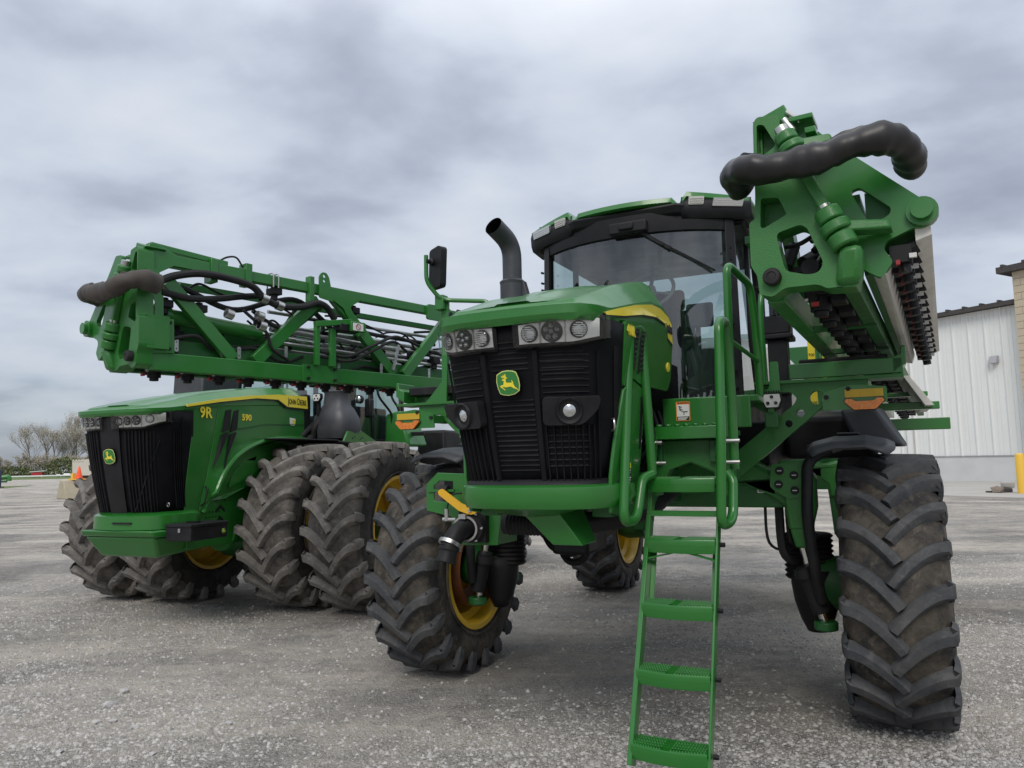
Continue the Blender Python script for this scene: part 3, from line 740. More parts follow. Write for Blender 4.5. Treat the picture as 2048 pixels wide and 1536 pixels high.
# warning decal with yellow header on the lower front corner
F = frame(SN.P(.93, 1.70, .008) + V(.03, .02, -.055), SN.raw(.95, 1.7) - SN.raw(.91, 1.7), (0, 0, 1))
o = MB().box(-.035, .035, -.085, .085, -.001, .001).build('hot_surface_decal', 'ink', SP); o.matrix_local = F
MB().box(-.034, .034, .055, .084, .001, .003).build('decal_header', 'decal', o)
for k in range(9): MB().box(-.028, .028 - .008 * (k % 3), .040 - .013 * k, .046 - .013 * k, .001, .0025).build('decal_text_line', 'sticker_white', o)

# ---- chassis and engine bay
MB().box(-.36, .36, -1.95, 4.9, 1.50, 1.66).box(-.40, -.28, -1.9, 4.9, 1.44, 1.74).box(.28, .40, -1.9, 4.9, 1.44, 1.74).build('chassis_frame', 'green_dark', SP, bevel=.01)
mb = MB().box(-.40, .40, -1.85, -.30, 1.66, 2.42).box(-.30, .40, -1.2, -.45, 1.95, 2.30)
for k in range(14): mb.cyl((.30, -1.55 + .1 * k, 1.8 + .05 * (k % 4)), (.46, -1.52 + .1 * k, 1.85 + .06 * (k % 3)), .025 + .01 * (k % 3), 8)
for k in range(6): mb.tube(fillet([(.40, -1.5 + .14 * k, 1.70), (.52, -1.42 + .14 * k, 1.86), (.43, -1.30 + .14 * k, 2.05)], .08), .016, 6)
mb.build('engine', 'grille', SP, bevel=.008)
mb = MB()
for k in range(12): mb.lathe([(0, .062), (.012, .072), (.024, .062)], (-.42 + .024 * k, -1.50, 1.36), (1, 0, 0), 16, 0, True)
mb.tube(fillet([(-.45, -1.5, 1.36), (.10, -1.45, 1.36), (.36, -1.1, 1.42), (.38, -.5, 1.55)], .25), .066, 12)
mb.build('ribbed_fill_hose', 'hose', SP)
# exhaust
mb = MB()
mb.cyl((-.62, -.96, 2.30), (-.62, -.96, 3.02), .090, 24); mb.lathe([(0, .090), (.02, .094), (.035, .078)], (-.62, -.96, 3.02), (0, 0, 1), 24, 0, True)
ep = fillet([(-.62, -.96, 3.03), (-.62, -.96, 3.32), (-.665, -1.16, 3.415)], .17, 8)
mb.tube(ep, .070, 24, 0, False)
mb.tube([p + V(0, 0, 0) for p in ep], .064, 24, 1, False)
MBx = mb.build('exhaust_stack', ['fender', 'black_gloss'], SP)
MB().hexa([(-.54, -.98, 2.6), (-.40, -.98, 2.6), (-.40, -.92, 2.6), (-.54, -.92, 2.6)], [(-.54, -.98, 3.04), (-.525, -.98, 3.04), (-.525, -.92, 3.04), (-.54, -.92, 3.04)]).build('exhaust_bracket', 'fender', SP, bevel=.004)
# ---- cab
def wind(x, w):      # windscreen surface
    k = (w - 2.15) / (3.45 - 2.15)
    return -.24 + .24 * abs(x / .74) ** 2.4 + .04 * k
cab = MB()
cab.box(-.80, .80, -.28, 1.55, 2.02, 2.14).box(-.62, .62, -.40, -.26, 1.98, 2.14).box(-.78, .78, 1.48, 1.55, 2.14, 2.50)
cab.build('cab_floor', 'black', SP, bevel=.01)
for sx in (-1, 1):
    pb = MB()
    pb.hexa([(sx * .745, -.05, 2.10), (sx * .815, .02, 2.10), (sx * .80, .10, 2.10), (sx * .735, .05, 2.10)], [(sx * .735, .0, 3.60), (sx * .80, .05, 3.60), (sx * .785, .13, 3.60), (sx * .725, .09, 3.60)])
    p = pb.build('cab_pillar', 'black', SP, bevel=.008, fix=True)
    for w in (2.25, 2.38, 2.62, 2.74, 3.18, 3.24, 3.33):
        MB().cyl((sx * .775, -.03, w), (sx * .785, -.05, w + .002), .010, 8).build('pillar_bolt', 'black_gloss', p)
    MB().hexa([(sx * .74, 1.44, 2.1), (sx * .81, 1.44, 2.1), (sx * .81, 1.54, 2.1), (sx * .74, 1.54, 2.1)], [(sx * .72, 1.40, 3.6), (sx * .79, 1.40, 3.6), (sx * .79, 1.5, 3.6), (sx * .72, 1.5, 3.6)]).build('cab_pillar', 'black', SP, bevel=.008, fix=True)
    MB().box(sx * .78 - .02, sx * .78 + .02, .72, .78, 2.12, 3.58).build('door_post', 'black', SP, bevel=.006)
    g = MB(); g.grid([[V(sx * (.80 - .012 * k), y, 2.14 + 1.44 * k / 4) for y in (.12, .5, .9, 1.42)] for k in range(5)]); g.build('side_window', 'glass', SP)
    MB().box(sx * .79 - .012, sx * .79 + .012, .10, 1.44, 2.13, 2.20).build('door_sill', 'black', SP)
g = MB(); g.grid([[V(x, wind(x, w), w) for x in np.linspace(-.74, .74, 25)] for w in np.linspace(2.13, 3.54, 9)]); g.build('windscreen', 'glass', SP, smooth=60)
g = MB(); g.grid([[V(x, 1.50, w) for x in (-.72, 0, .72)] for w in (2.5, 3.0, 3.58)]); g.build('rear_window', 'glass', SP)
# header above the windscreen
mb = MB(); mb.grid([[V(x, wind(x, 3.4) - o, w) for x in np.linspace(-.76, .76, 25)] for o, w in ((.0, 3.48), (.02, 3.49), (.03, 3.56), (.03, 3.64), (-.2, 3.66))]); mb.build('cab_header', 'black', SP, smooth=50)
# roof: green shell with raised corners, lamps under the corners
roofY = lambda x: -.27 + .34 * abs(x / .92) ** 2.0
rs = []
def roof_top(x):
    ax = abs(x)
    if ax < .38: return 3.745
    if ax < .43: return 3.745 - (ax - .38) / .05 * .06
    if ax < .49: return 3.685 + (ax - .43) / .06 * .10
    return 3.785 - (ax - .49) / .43 * .045
xs = sorted(set([round(x, 3) for x in list(np.linspace(-.92, .92, 25)) + [-.49, -.43, -.38, .38, .43, .49]]))
rows = []
for x in xs:
    y0 = roofY(x); t = roof_top(x); lo = t - .045
    rows.append([(x, y0 + .02, lo - .02), (x, y0, lo), (x, y0 + .01, t - .008), (x, y0 + .03, t), (x, y0 + .30, t + .02), (x, .9, 3.80 - .06 * abs(x)), (x, 1.55, 3.75 - .06 * abs(x)), (x, 1.66, 3.69 - .06 * abs(x)), (x, 1.66, 3.60)])
mb = MB().grid(rows)
mb.build('cab_roof', 'green', SP, smooth=28, thick=.02, fix=True)
MB().hexa([(-.86, .10, 3.54), (.86, .10, 3.54), (.84, 1.6, 3.54), (-.84, 1.6, 3.54)], [(-.90, .08, 3.67), (.90, .08, 3.67), (.88, 1.64, 3.67), (-.88, 1.64, 3.67)]).hexa([(-.42, -.20, 3.60), (.42, -.20, 3.60), (.80, .12, 3.56), (-.80, .12, 3.56)], [(-.42, -.24, 3.685), (.42, -.24, 3.685), (.88, .12, 3.68), (-.88, .12, 3.68)]).build('roof_lining', 'black', SP, bevel=.02, fix=True)
for sx in (-1, 1):
    cb = MB()
    cb.grid([[V(sx * x, roofY(x) - o + .0, w) for x in np.linspace(.45, .93, 9)] for o, w in ((-.25, 3.55), (-.03, 3.57), (.0, 3.61), (.01, 3.68), (-.02, 3.74))])
    c = cb.build('lamp_pod', 'black', SP, smooth=40, thick=.01, fix=True)
    for (x0, x1, nm) in ((.50, .62, 'roof_work_lamp'), (.65, .90, 'roof_side_lamp')):
        F = frame((sx * (x0 + x1) / 2, roofY((x0 + x1) / 2) - .012, 3.70 if x0 < .6 else 3.685), (x1 - x0, (roofY(x1) - roofY(x0)) * 1.0, 0) if sx > 0 else (x1 - x0, -(roofY(x1) - roofY(x0)), 0), (0, -.25, 1))
        hw = (x1 - x0) / 2
        lb = MB().plate([rpoly([(-hw, -.032), (hw * .9, -.032), (hw, .030), (-hw * .9, .030)], .008)], (0, 0, 0), (1, 0, 0), (0, 1, 0), .02)
        l = lb.build(nm, 'lampface' if x0 < .6 else 'lens', c, bevel=.003); l.matrix_local = F
        for j in range(3):
            b2 = MB().box(-hw * .85, hw * .85, -.022 + .016 * j, -.016 + .016 * j, .008, .014).build('lamp_rib', 'chrome', SP); b2.matrix_local = F
MB().box(.80, .86, .20, .27, 3.76, 3.81).build('beacon_base', 'black', SP); MB().box(-.88, -.80, .15, .23, 3.74, 3.80).build('beacon_base', 'black', SP)
# wiper
mb = MB()
wp = lambda x, w: V(x, wind(x, w) - .035, w)
mb.bar(wp(.06, 3.55), wp(.36, 3.345), .024, .016, (0, -1, 0)); mb.bar(wp(.30, 3.385), wp(.66, 3.16), .016, .014, (0, -1, 0))
mb.build('wiper', 'black', SP)
MB().box(-.10, .20, -.29, -.22, 3.49, 3.58).box(-.02, .10, -.31, -.26, 3.51, 3.57).build('wiper_motor_cover', 'black', SP, bevel=.012)
# interior
mb = MB(); c = V(.05, .30, 3.15)
F = frame(c, (1, 0, 0), (0, .55, .83))
ring = [F @ V(.20 * math.cos(2 * math.pi * i / 32), .20 * math.sin(2 * math.pi * i / 32), 0) for i in range(33)]
mb.tube(ring, .016, 8, 0, False)
for a in (90, 200, 340): mb.bar(F @ V(0, 0, -.02), F @ V(.19 * math.cos(R(a)), .19 * math.sin(R(a)), 0), .03, .016)
mb.cyl(F @ V(0, 0, -.03), F @ V(0, 0, .015), .05, 16); mb.tube([c, V(0, .0, 2.5), V(0, -.1, 2.14)], .05, 10)
mb.build('steering_wheel', 'cabin_light', SP)
mb = MB().box(-.26, .26, .50, 1.0, 2.40, 2.58).hexa([(-.26, .95, 2.5), (.26, .95, 2.5), (.26, 1.12, 2.5), (-.26, 1.12, 2.5)], [(-.22, 1.12, 3.12), (.22, 1.12, 3.12), (.22, 1.22, 3.12), (-.22, 1.22, 3.12)]).box(-.14, .14, 1.12, 1.22, 3.12, 3.32).box(-.2, .2, .6, .95, 2.14, 2.4)
mb.build('driver_seat', 'seat', SP, bevel=.04)
mb = MB().box(.33, .62, .30, 1.1, 2.14, 2.62).box(.40, .44, .35, .40, 2.6, 2.85).box(.34, .56, .30, .34, 2.80, 3.0).hexa([(-.3, -.28, 2.14), (.3, -.28, 2.14), (.3, 0.0, 2.14), (-.3, 0.0, 2.14)], [(-.16, -.20, 2.62), (.16, -.20, 2.62), (.16, .02, 2.66), (-.16, .02, 2.66)])
mb.build('cab_console', 'cabin', SP, bevel=.02)
# mirror on the right-hand post
mb = MB(); mc = V(-1.44, -.66, 3.32)
Fm = frame(mc, (.86, -.36, 0), (0, 0, 1))
m_ = MB().plate([rpoly([(-.085, -.165), (.075, -.165), (.095, .15), (.06, .175), (-.07, .155)], .03)], (0, 0, 0), (1, 0, 0), (0, 1, 0), .06).lathe([(.03, .03), (.05, .03), (.06, .02), (.10, .018)], (-.02, .05, 0), (0, 0, 1), 14)
mo = m_.build('mirror', 'black', SP, bevel=.018); mo.matrix_local = Fm
mb = MB().tube(fillet([Fm @ V(-.03, .10, .09), Fm @ V(-.03, -.12, .09), V(-1.43, -.66, 3.08), V(-1.36, -.62, 3.055), V(-1.02, -.56, 3.02), V(-.99, -.56, 2.80)], .06), .018, 10)
mb.build('mirror_arm', 'green', SP)

# ---- platform, ladder and handrails
MB().box(.45, 1.00, -.98, -.94, 1.93, 2.13).box(.45, 1.05, -.96, -.30, 2.09, 2.13).build('platform_panel', 'green', SP, bevel=.008)
mb = MB()
mb.box(.43, .93, -1.32, -1.285, 1.86, 1.935).box(.43, .93, -1.29, -.96, 1.88, 1.91)
for k in range(9): mb.cyl((.455 + .055 * k, -1.30, 1.935), (.455 + .055 * k, -1.30, 1.95), .02, 8)
mb.build('platform_step_plate', 'green', SP, bevel=.004)
# cross casting under the platform with its arch
MB().plate([[(.40, 1.52), (.40, 1.86), (.92, 1.86), (.92, 1.52), (.84, 1.52), (.80, 1.66), (.66, 1.72), (.54, 1.68), (.48, 1.56), (.47, 1.52)]], (0, -1.15, 0), (1, 0, 0), (0, 0, 1), .10).build('ladder_mount_casting', 'green_cast', SP, bevel=.01)
for u in (.455, .83): MB().box(u - .04, u + .05, -1.235, -1.20, 1.72, 1.85).build('ladder_mount_plate', 'green_dark', SP, bevel=.004)
for u, w in ((.47, 1.75), (.47, 1.83), (.84, 1.75), (.84, 1.83), (.84, 1.56)):
    MB().cyl((u, -1.235, w), (u, -1.26, w), .014, 6).build('mount_bolt', 'black', SP)
# ladder: rails from the platform down to the ground
lad = lambda w: -1.58 - .41 * (1.307 - w) / .954 if w < 1.5 else -1.50
rb = MB()
for u in (.50, .885):
    wd_ = .026 if u < .6 else .013
    rb.bar((u, lad(.24), .24), (u, lad(1.42), 1.42), wd_, .075, (0, 1, .3)); rb.bar((u, lad(1.42), 1.40), (u, -1.38, 1.88), wd_, .07, (0, 1, .3))
ladder = MB(); ladder.v, ladder.f, ladder.m = rb.v, rb.f, rb.m
ladder = ladder.build('ladder', 'green', SP, bevel=.003)
MB().bar((.49, lad(1.38), 1.44), (.895, lad(1.38), 1.44), .03, .03).build('ladder_pivot_bar', 'green', ladder)
def step(w, parent, v=None, d=.13):
    v = lad(w) if v is None else v
    fr = [(.505 + .375 * k / 8, v - d * .5 - .03 * math.sin(math.pi * k / 8)) for k in range(9)]
    out = fr + [(.88, v + d * .5), (.505, v + d * .5)]
    mb = MB().plate([out], (0, 0, w - .03), (1, 0, 0), (0, 1, 0), .006)
    rows = [[V(x, y, w), V(x, y - .004, w - .01), V(x + .02 * (.69 - x), y + .01, w - .075)] for x, y in fr]
    mb.grid(rows); mb.box(.505, .88, v + d * .5 - .006, v + d * .5, w - .06, w)
    for yy in (-.045, -.015, .015, .045): mb.box(.51, .875, v + yy - .003, v + yy + .003, w - .03, w + .002 if abs(yy) > .03 else w)
    s = mb.build('ladder_step', 'green', parent, fix=True)
    tbs = [MB(), MB()]
    for j, yy in enumerate((-.06, -.03, .0, .03, .058)):
        for k in range(26):
            x = .518 + .0139 * k
            if 11 <= k <= 13: continue
            y = v + yy - .03 * math.sin(math.pi * (x - .505) / .375) * (1 - j / 4)
            tbs[k > 12].add([(x - .005, y - .004, w), (x + .005, y - .004, w), (x + .005, y + .004, w), (x - .005, y + .004, w), (x, y, w + .010)], [(0, 1, 4), (1, 2, 4), (2, 3, 4), (3, 0, 4)])
    for tb in tbs: tb.build('step_tread', 'green', ladder, smooth=0)
    for u in (.895,): MB().cyl((u, v, w - .03), (u + .025, v, w - .03), .014, 6).build('step_bolt', 'black', ladder)
    return s
for w in (.353, .674, .985, 1.307): step(w, ladder)
step(1.635, ladder, -1.50, .16)
mb = MB().bar((.51, lad(1.18), 1.20), (.88, lad(1.28), 1.285), .008, .03, (0, -1, 0)).bar((.51, lad(1.28) - .012, 1.285), (.88, lad(1.18) - .012, 1.20), .008, .03, (0, -1, 0)); mb.build('ladder_cross_brace', 'green', ladder)
for u in (.525, .865): MB().bar((u, lad(1.27) + .05, 1.27), (u, lad(.97) + .05, .95), .03, .006, (0, 1, 0)).build('ladder_inner_strap', 'green', ladder)
# handrail loops
def rail(P, r=.027, name='handrail'): return MB().tube(fillet(P, .075, 7), r, 12).build(name, 'green', SP)
rail([(.53, -1.56, 1.66), (.515, -1.58, 2.20), (.505, -1.60, 2.50), (.495, -1.78, 2.48), (.480, -1.88, 1.85), (.480, -1.97, 1.42), (.495, -1.78, 1.42), (.505, -1.68, 1.64), (.54, -1.60, 1.66)])
rail([(.95, -1.34, 1.68), (.955, -1.36, 2.10), (.955, -1.42, 2.52), (.955, -1.64, 2.49), (.945, -1.68, 1.85), (.92, -1.66, 1.38), (.955, -1.50, 1.40), (.955, -1.44, 1.62), (.92, -1.42, 1.66)])
rail([(.93, -1.22, 1.95), (.935, -1.22, 2.50), (.94, -1.22, 2.91), (1.02, -.86, 2.84), (1.03, -.80, 2.60), (1.03, -.72, 2.10)], .024)
rail([(.94, -1.21, 2.44), (1.03, -.78, 2.36)], .014)
rail([(1.02, -.42, 2.12), (1.02, -.42, 2.84), (1.06, -.30, 2.98), (1.08, .0, 2.98)], .018)
for u, w in ((.52, 1.72), (.50, 1.84), (.94, 1.72), (.945, 1.84)):
    MB().cyl((u - .05, -1.40, w), (u + .05, -1.40, w), .011, 8).build('rail_spacer', 'steel', SP)
# fall warning sticker on the platform panel
F = frame((.585, -.983, 2.045), (1, 0, 0), (0, 0, 1))
wk = MB().plate([rrect(-.045, .045, -.062, .062, .006)], (0, 0, 0), (1, 0, 0), (0, 1, 0), .002).build('warning_sticker', 'sticker_orange', SP); wk.matrix_local = F
MB().box(-.039, .039, -.034, .043, .001, .002).build('sticker_panel', 'sticker_white', wk)
MB().box(-.039, .039, -.058, -.0345, .001, .002).build('sticker_text_panel', 'ink', wk)
for k in range(3): MB().box(-.034, .030 - .006 * k, -.043 - .0065 * k, -.039 - .0065 * k, .002, .003).build('sticker_text_line', 'sticker_white', wk)
lettering('sticker_heading', 'WARNING', .016, 'ink', wk, frame((.004, .0525, .0015), (1, 0, 0), (0, 1, 0)), .0004, th=.0005)
pic = MB()
for a, b, w in (((-.028, .034), (-.019, .020), .004), ((-.006, .030), (-.018, .020), .004), ((-.019, .022), (-.021, .008), .006), ((-.021, .008), (-.010, .014), .004), ((-.010, .014), (-.003, .006), .004), ((-.020, .007), (.002, -.004), .004), ((.0, -.004), (.030, -.004), .006), ((.006, -.006), (.006, -.024), .005)):
    pic.bar((*a, .0025), (*b, .0025), w, .001, (0, 0, 1))
pic.plate([circle(-.019, .030, .0035, 10)], (0, 0, .0025), (1, 0, 0), (0, 1, 0), .001)
pic.plate([[(-.034, .047), (-.026, .047), (-.030, .057)]], (0, 0, .0016), (1, 0, 0), (0, 1, 0), .001)
pic.build('sticker_pictogram', 'ink', wk, smooth=0)

# ---- front axle, struts
for sx in (-1, 1):
    ax = MB()
    arch = [(.0, 1.72), (.45, 1.72), (.70, 1.76), (.90, 1.73), (1.05, 1.64), (1.22, 1.68), (1.30, 1.62), (1.30, 1.40), (1.26, 1.25), (1.12, 1.25), (1.10, 1.42), (.98, 1.50), (.85, 1.56), (.6, 1.50), (.0, 1.46)]
    ax.plate([[(sx * x, z) for x, z in arch]], (0, -.30, 0), (1, 0, 0), (0, 0, 1), .24)
    a = ax.build('front_axle', 'green_cast', SP, bevel=.03)
    MB().plate([rpoly([(sx * 1.04, 1.70), (sx * 1.26, 1.68), (sx * 1.29, 1.50), (sx * 1.14, 1.46), (sx * 1.02, 1.54)], .03)], (0, -.44, 0), (1, 0, 0), (0, 0, 1), .05).build('axle_end_plate', 'green_cast', SP, bevel=.012)
    for (x, z) in ((1.09, 1.65), (1.18, 1.62), (1.08, 1.56), (1.18, 1.52)):
        MB().cyl((sx * x, -.46, z), (sx * x, -.475, z), .028, 14).build('port_plug', 'black', a)
        MB().box(sx * x - .014, sx * x + .014, -.479, -.474, z - .003, z + .003).build('plug_slot', 'steel', a)
    # lower box beam with triangle sticker
    MB().box(min(sx * .25, sx * 1.10), max(sx * .25, sx * 1.10), -.38, -.10, 1.40, 1.56).build('axle_beam', 'green_dark', SP, bevel=.012)
    if sx > 0:
        sb = MB().box(.93, .985, -.386, -.382, 1.50, 1.555).build('tie_down_sticker', 'sticker_white', SP)
        MB().plate([[(.938, 1.508), (.978, 1.508), (.958, 1.545)]], (0, -.388, 0), (1, 0, 0), (0, 0, 1), .001).build('sticker_triangle', 'ink', sb)
    # king post and ride strut
    k = MB()
    k.hexa([(sx * 1.13, -.44, 1.26), (sx * 1.27, -.44, 1.26), (sx * 1.27, -.20, 1.26), (sx * 1.13, -.20, 1.26)], [(sx * 1.08, -.46, 1.72), (sx * 1.28, -.46, 1.72), (sx * 1.28, -.16, 1.72), (sx * 1.08, -.16, 1.72)])
    k.hexa([(sx * 1.16, -.42, 1.14), (sx * 1.26, -.42, 1.14), (sx * 1.26, -.25, 1.14), (sx * 1.16, -.25, 1.14)], [(sx * 1.13, -.44, 1.27), (sx * 1.27, -.44, 1.27), (sx * 1.27, -.20, 1.27), (sx * 1.13, -.20, 1.27)])
    k.build('king_post', 'green_cast', SP, bevel=.015, fix=True)
    MB().cyl((sx * 1.20, -.34, 1.16), (sx * 1.30, -.30, .66), .030, 16).build('steering_ram_rod', 'chrome', SP)
    MB().cyl((sx * 1.205, -.36, 1.02), (sx * 1.29, -.34, .72), .058, 16).lathe([(0, .07), (.06, .07)], (sx * 1.205, -.36, 1.0), (.1 * sx, 0, -1), 16).build('steering_ram', 'black', SP)
    MB().cyl((sx * 1.31, -.30, .60), (sx * 1.31, -.30, .66), .075, 18).build('ram_end_cap', 'green_dark', SP, bevel=.01)
    bl = MB(); kk = 9
    prof = []
    for j in range(kk): prof += [(-.035 * j, .150), (-.035 * j - .017, .168)]
    prof += [(-.035 * kk, .15)]
    bl.lathe(prof, (sx * 1.20, .02, 1.20), (0, 0, 1), 28); bl.build('air_spring', 'hose', SP, smooth=50)
    sh = MB()
    sh.grid([[V(sx * (1.24 + .16 * math.sin(t) * s1), -.02 - .17 * math.cos(t) * s1, w) for t in np.linspace(-1.9, 1.9, 15)] for s1, w in ((.95, .96), (.95, .86), (.85, .74), (.62, .62), (.38, .54))])
    sh.build('strut_shield', 'black', SP, smooth=60, thick=.012)
    MB().lathe([(-.16, .17), (.10, .19), (.22, .15)], (sx * 1.36, 0, .863), (sx, 0, 0), 28).build('wheel_motor', 'green_dark', SP, bevel=.01)
    MB().box(min(sx * 1.12, sx * 1.34), max(sx * 1.12, sx * 1.34), -.10, .10, .74, .92).build('knuckle', 'green_cast', SP, bevel=.02)
    dm = MB(); dm.lathe([(-.05, .34), (.10, .34), (.10, .20)], (sx * 1.50, 0, .863), (sx, 0, 0), 36, 0, True); dm.build('brake_drum', 'rust', SP)
    # black fender stay and fender
    MB().tube(fillet([(sx * 1.40, -.42, 1.78), (sx * 1.27, -.50, 1.72), (sx * 1.25, -.52, 1.35), (sx * 1.28, -.46, .95), (sx * 1.30, -.40, .80)], .10), .036, 12).build('fender_stay', 'black', SP)
    fd = MB(); ys = [-.62, -.52, -.30, .0, .30, .55]
    zs = {-.62: 1.80, -.52: 1.835, -.30: 1.868, .0: 1.880, .30: 1.86, .55: 1.80}
    rows = []
    for y in ys:
        z = zs[y]; inn = .045 if y in (-.62, .55) else 0
        rows.append([(sx * (1.26 + inn), y, z - .050), (sx * (1.30 + inn), y, z - .030), (sx * (1.42 + inn * .4), y, z), (sx * (1.62), y, z + .003), (sx * (1.74 - inn), y, z - .025), (sx * (1.79 - inn), y, z - .050)])
    fd.grid(rows); fd.build('fender', 'fender', SP, smooth=8, thick=.018, fix=True)
    MB().box(min(sx * 1.44, sx * 1.58), max(sx * 1.44, sx * 1.58), -.15, .10, 1.885, 1.90).build('fender_cap', 'fender', SP, bevel=.006)
    # rear axle leg
    MB().plate([[(sx * x, z) for x, z in arch]], (0, 4.05, 0), (1, 0, 0), (0, 0, 1), .24).build('rear_axle', 'green_cast', SP, bevel=.03)
    MB().hexa([(sx * 1.15, 4.0, .8), (sx * 1.32, 4.0, .8), (sx * 1.32, 4.3, .8), (sx * 1.15, 4.3, .8)], [(sx * 1.1, 3.95, 1.5), (sx * 1.28, 3.95, 1.5), (sx * 1.28, 4.3, 1.5), (sx * 1.1, 4.3, 1.5)]).build('rear_leg', 'green_dark', SP, bevel=.02, fix=True)
    MB().lathe([(-.16, .17), (.10, .19), (.22, .15)], (sx * 1.36, 4.25, .863), (sx, 0, 0), 28).build('wheel_motor', 'green_dark', SP, bevel=.01)
    MB().hexa([(sx * 1.02, .62, 1.72), (sx * 1.70, .62, 1.72), (sx * 1.70, 1.5, 1.72), (sx * 1.02, 1.5, 1.72)], [(sx * 1.02, .62, 2.05), (sx * 1.60, .62, 2.05), (sx * 1.50, 1.5, 2.15), (sx * 1.02, 1.5, 2.15)]).build('plastic_tank', 'black', SP, bevel=.04, fix=True)
    MB().hexa([(sx * 1.55, .25, 1.80), (sx * 1.86, .25, 1.80), (sx * 1.90, .65, 1.80), (sx * 1.55, .65, 1.80)], [(sx * 1.45, .25, 2.08), (sx * 1.68, .25, 2.10), (sx * 1.74, .65, 2.10), (sx * 1.45, .65, 2.08)]).build('mud_guard', 'fender', SP, bevel=.03, fix=True)
MB().box(.42, 1.0, -.22, 1.3, 1.68, 2.0).build('added_dark_box', 'black', SP, bevel=.02)  # black box added to hide the pale tank and darken the gap behind the ladder
# underbody hoses
for k, (x0, sag, x1, r) in enumerate(((.96, .24, 1.22, .010), (1.05, .30, 1.25, .030), (1.10, .22, 1.28, .014), (1.14, .17, 1.3, .012), (-.70, .25, -1.05, .022), (-.62, .33, -1.0, .03), (-.55, .36, -.92, .03), (-.50, .42, -.88, .03))):
    y0 = -.28 if x0 > 0 else .15
    MB().tube([V(*p) for p in catmull([(x0, y0, 1.45), (x0 + .02 * (1 if x0 > 0 else -1), y0 - .03, 1.40 - sag), ((x0 * .4 + x1 * .6), y0 + .05, 1.36 - sag * 1.05), (x1, y0 + .12, 1.20)], 6)], r, 8).build('hydraulic_hose', 'hose', SP)
MB().box(-.78, -.46, .0, .5, .98, 1.42).build('hose_guard', 'black', SP, bevel=.03)

# ---- boom cradles with reflector and amber lamp
for sx in (-1, 1):
    X = lambda P: [(sx * x, z) for x, z in P]
    beam = rpoly([(.72, 1.56), (.84, 1.60), (1.35, 2.02), (1.46, 2.13), (1.56, 2.135), (1.66, 2.16), (1.66, 2.23), (1.02, 2.21), (1.02, 2.165), (1.20, 2.16), (1.24, 2.12), (1.22, 2.08), (.74, 1.70)], .015)
    cr_ = MB().plate([X(beam), X(circle(1.36, 2.115, .044)), X(circle(1.255, 2.02, .026)), X(circle(1.18, 1.955, .024)), X(rpoly([(1.06, 2.19), (1.13, 2.185), (1.12, 2.175), (1.07, 2.17)], .004))], (0, -.58, 0), (1, 0, 0), (0, 0, 1), .06)
    cr_.box(min(sx * .98, sx * 1.86), max(sx * .98, sx * 1.86), -.64, -.42, 2.215, 2.235)
    cradle = cr_.build('boom_cradle', 'green_cast', SP, bevel=.008)
    tray = MB().box(min(sx * 1.10, sx * 1.86), max(sx * 1.10, sx * 1.86), -.46, -.44, 2.24, 2.36) if sx < 0 else MB().box(1.20, 1.86, -.62, -.60, 2.24, 2.34)
    tray.plate([X([(1.80, 2.24), (1.88, 2.30), (1.88, 2.41), (1.855, 2.41), (1.85, 2.36), (1.80, 2.34)])], (0, -.5, 0), (1, 0, 0), (0, 0, 1), .24)
    tray.build('cradle_tray', 'green', SP, bevel=.006)
    MB().box(min(sx * 1.26, sx * 1.78), max(sx * 1.26, sx * 1.78), -.58, -.46, 2.30, 2.37).build('cradle_pad', 'hose', SP, bevel=.01)
    bk = MB().plate([X(rpoly([(1.40, 2.02), (1.41, 2.13), (1.52, 2.16), (1.58, 2.17), (1.76, 2.15), (1.76, 2.06), (1.60, 2.02)], .01))], (0, -.79, 0), (1, 0, 0), (0, 0, 1), .012)
    bk.box(min(sx * 1.42, sx * 1.46), max(sx * 1.42, sx * 1.46), -.79, -.55, 2.06, 2.12)
    b = bk.build('lamp_bracket', 'green', SP)
    MB().box(min(sx * 1.53, sx * 1.74), max(sx * 1.53, sx * 1.74), -.806, -.798, 2.092, 2.140).build('reflector', 'reflector', b)
    ap = rpoly([(1.535, 2.082), (1.525, 2.066), (1.575, 2.016), (1.695, 2.016), (1.745, 2.066), (1.735, 2.082), (1.705, 2.082), (1.685, 2.066), (1.585, 2.066), (1.565, 2.082)], .006)
    MB().plate([X(ap)], (0, -.815, 0), (1, 0, 0), (0, 0, 1), .025).build('amber_lamp', 'amber', b, bevel=.005)
    MB().plate([X([(1.63 + (x - 1.63) * 1.05, 2.048 + (z - 2.048) * 1.12) for x, z in ap])], (0, -.800, 0), (1, 0, 0), (0, 0, 1), .012).build('lamp_backing', 'black', b)
    for x, z in ((1.425, 2.10), (1.55, 2.145)): MB().cyl((sx * x, -.796, z), (sx * x, -.812, z), .014, 8).build('bracket_bolt', 'black', b)
# left work lamp under the platform
F = frame((1.10, -.74, 2.105), (1, 0, 0), (0, .1, 1))
wl = MB().plate([rpoly([(-.055, .045), (.055, .045), (.062, -.005), (.04, -.055), (-.04, -.055), (-.062, -.005)], .008)], (0, 0, -.02), (1, 0, 0), (0, 1, 0), .05)
for k in range(7): wl.box(-.05 + .0155 * k - .003, -.05 + .0155 * k + .003, .04, .062, -.045, .0)
wo = wl.build('work_lamp', 'black', SP); wo.matrix_local = F
MB().plate([rpoly([(-.047, .036), (.047, .036), (.054, -.004), (.035, -.048), (-.035, -.048), (-.054, -.004)], .006)], (0, 0, .007), (1, 0, 0), (0, 1, 0), .006).build('lamp_face', 'lampface', wo)
for x, y in ((0, .018), (-.024, -.022), (.024, -.022)): MB().lathe([(0, .011), (.006, .011), (.002, .008), (.002, 0)], (x, y, .010), (0, 0, 1), 12).build('lamp_diode', 'lensring', wo)
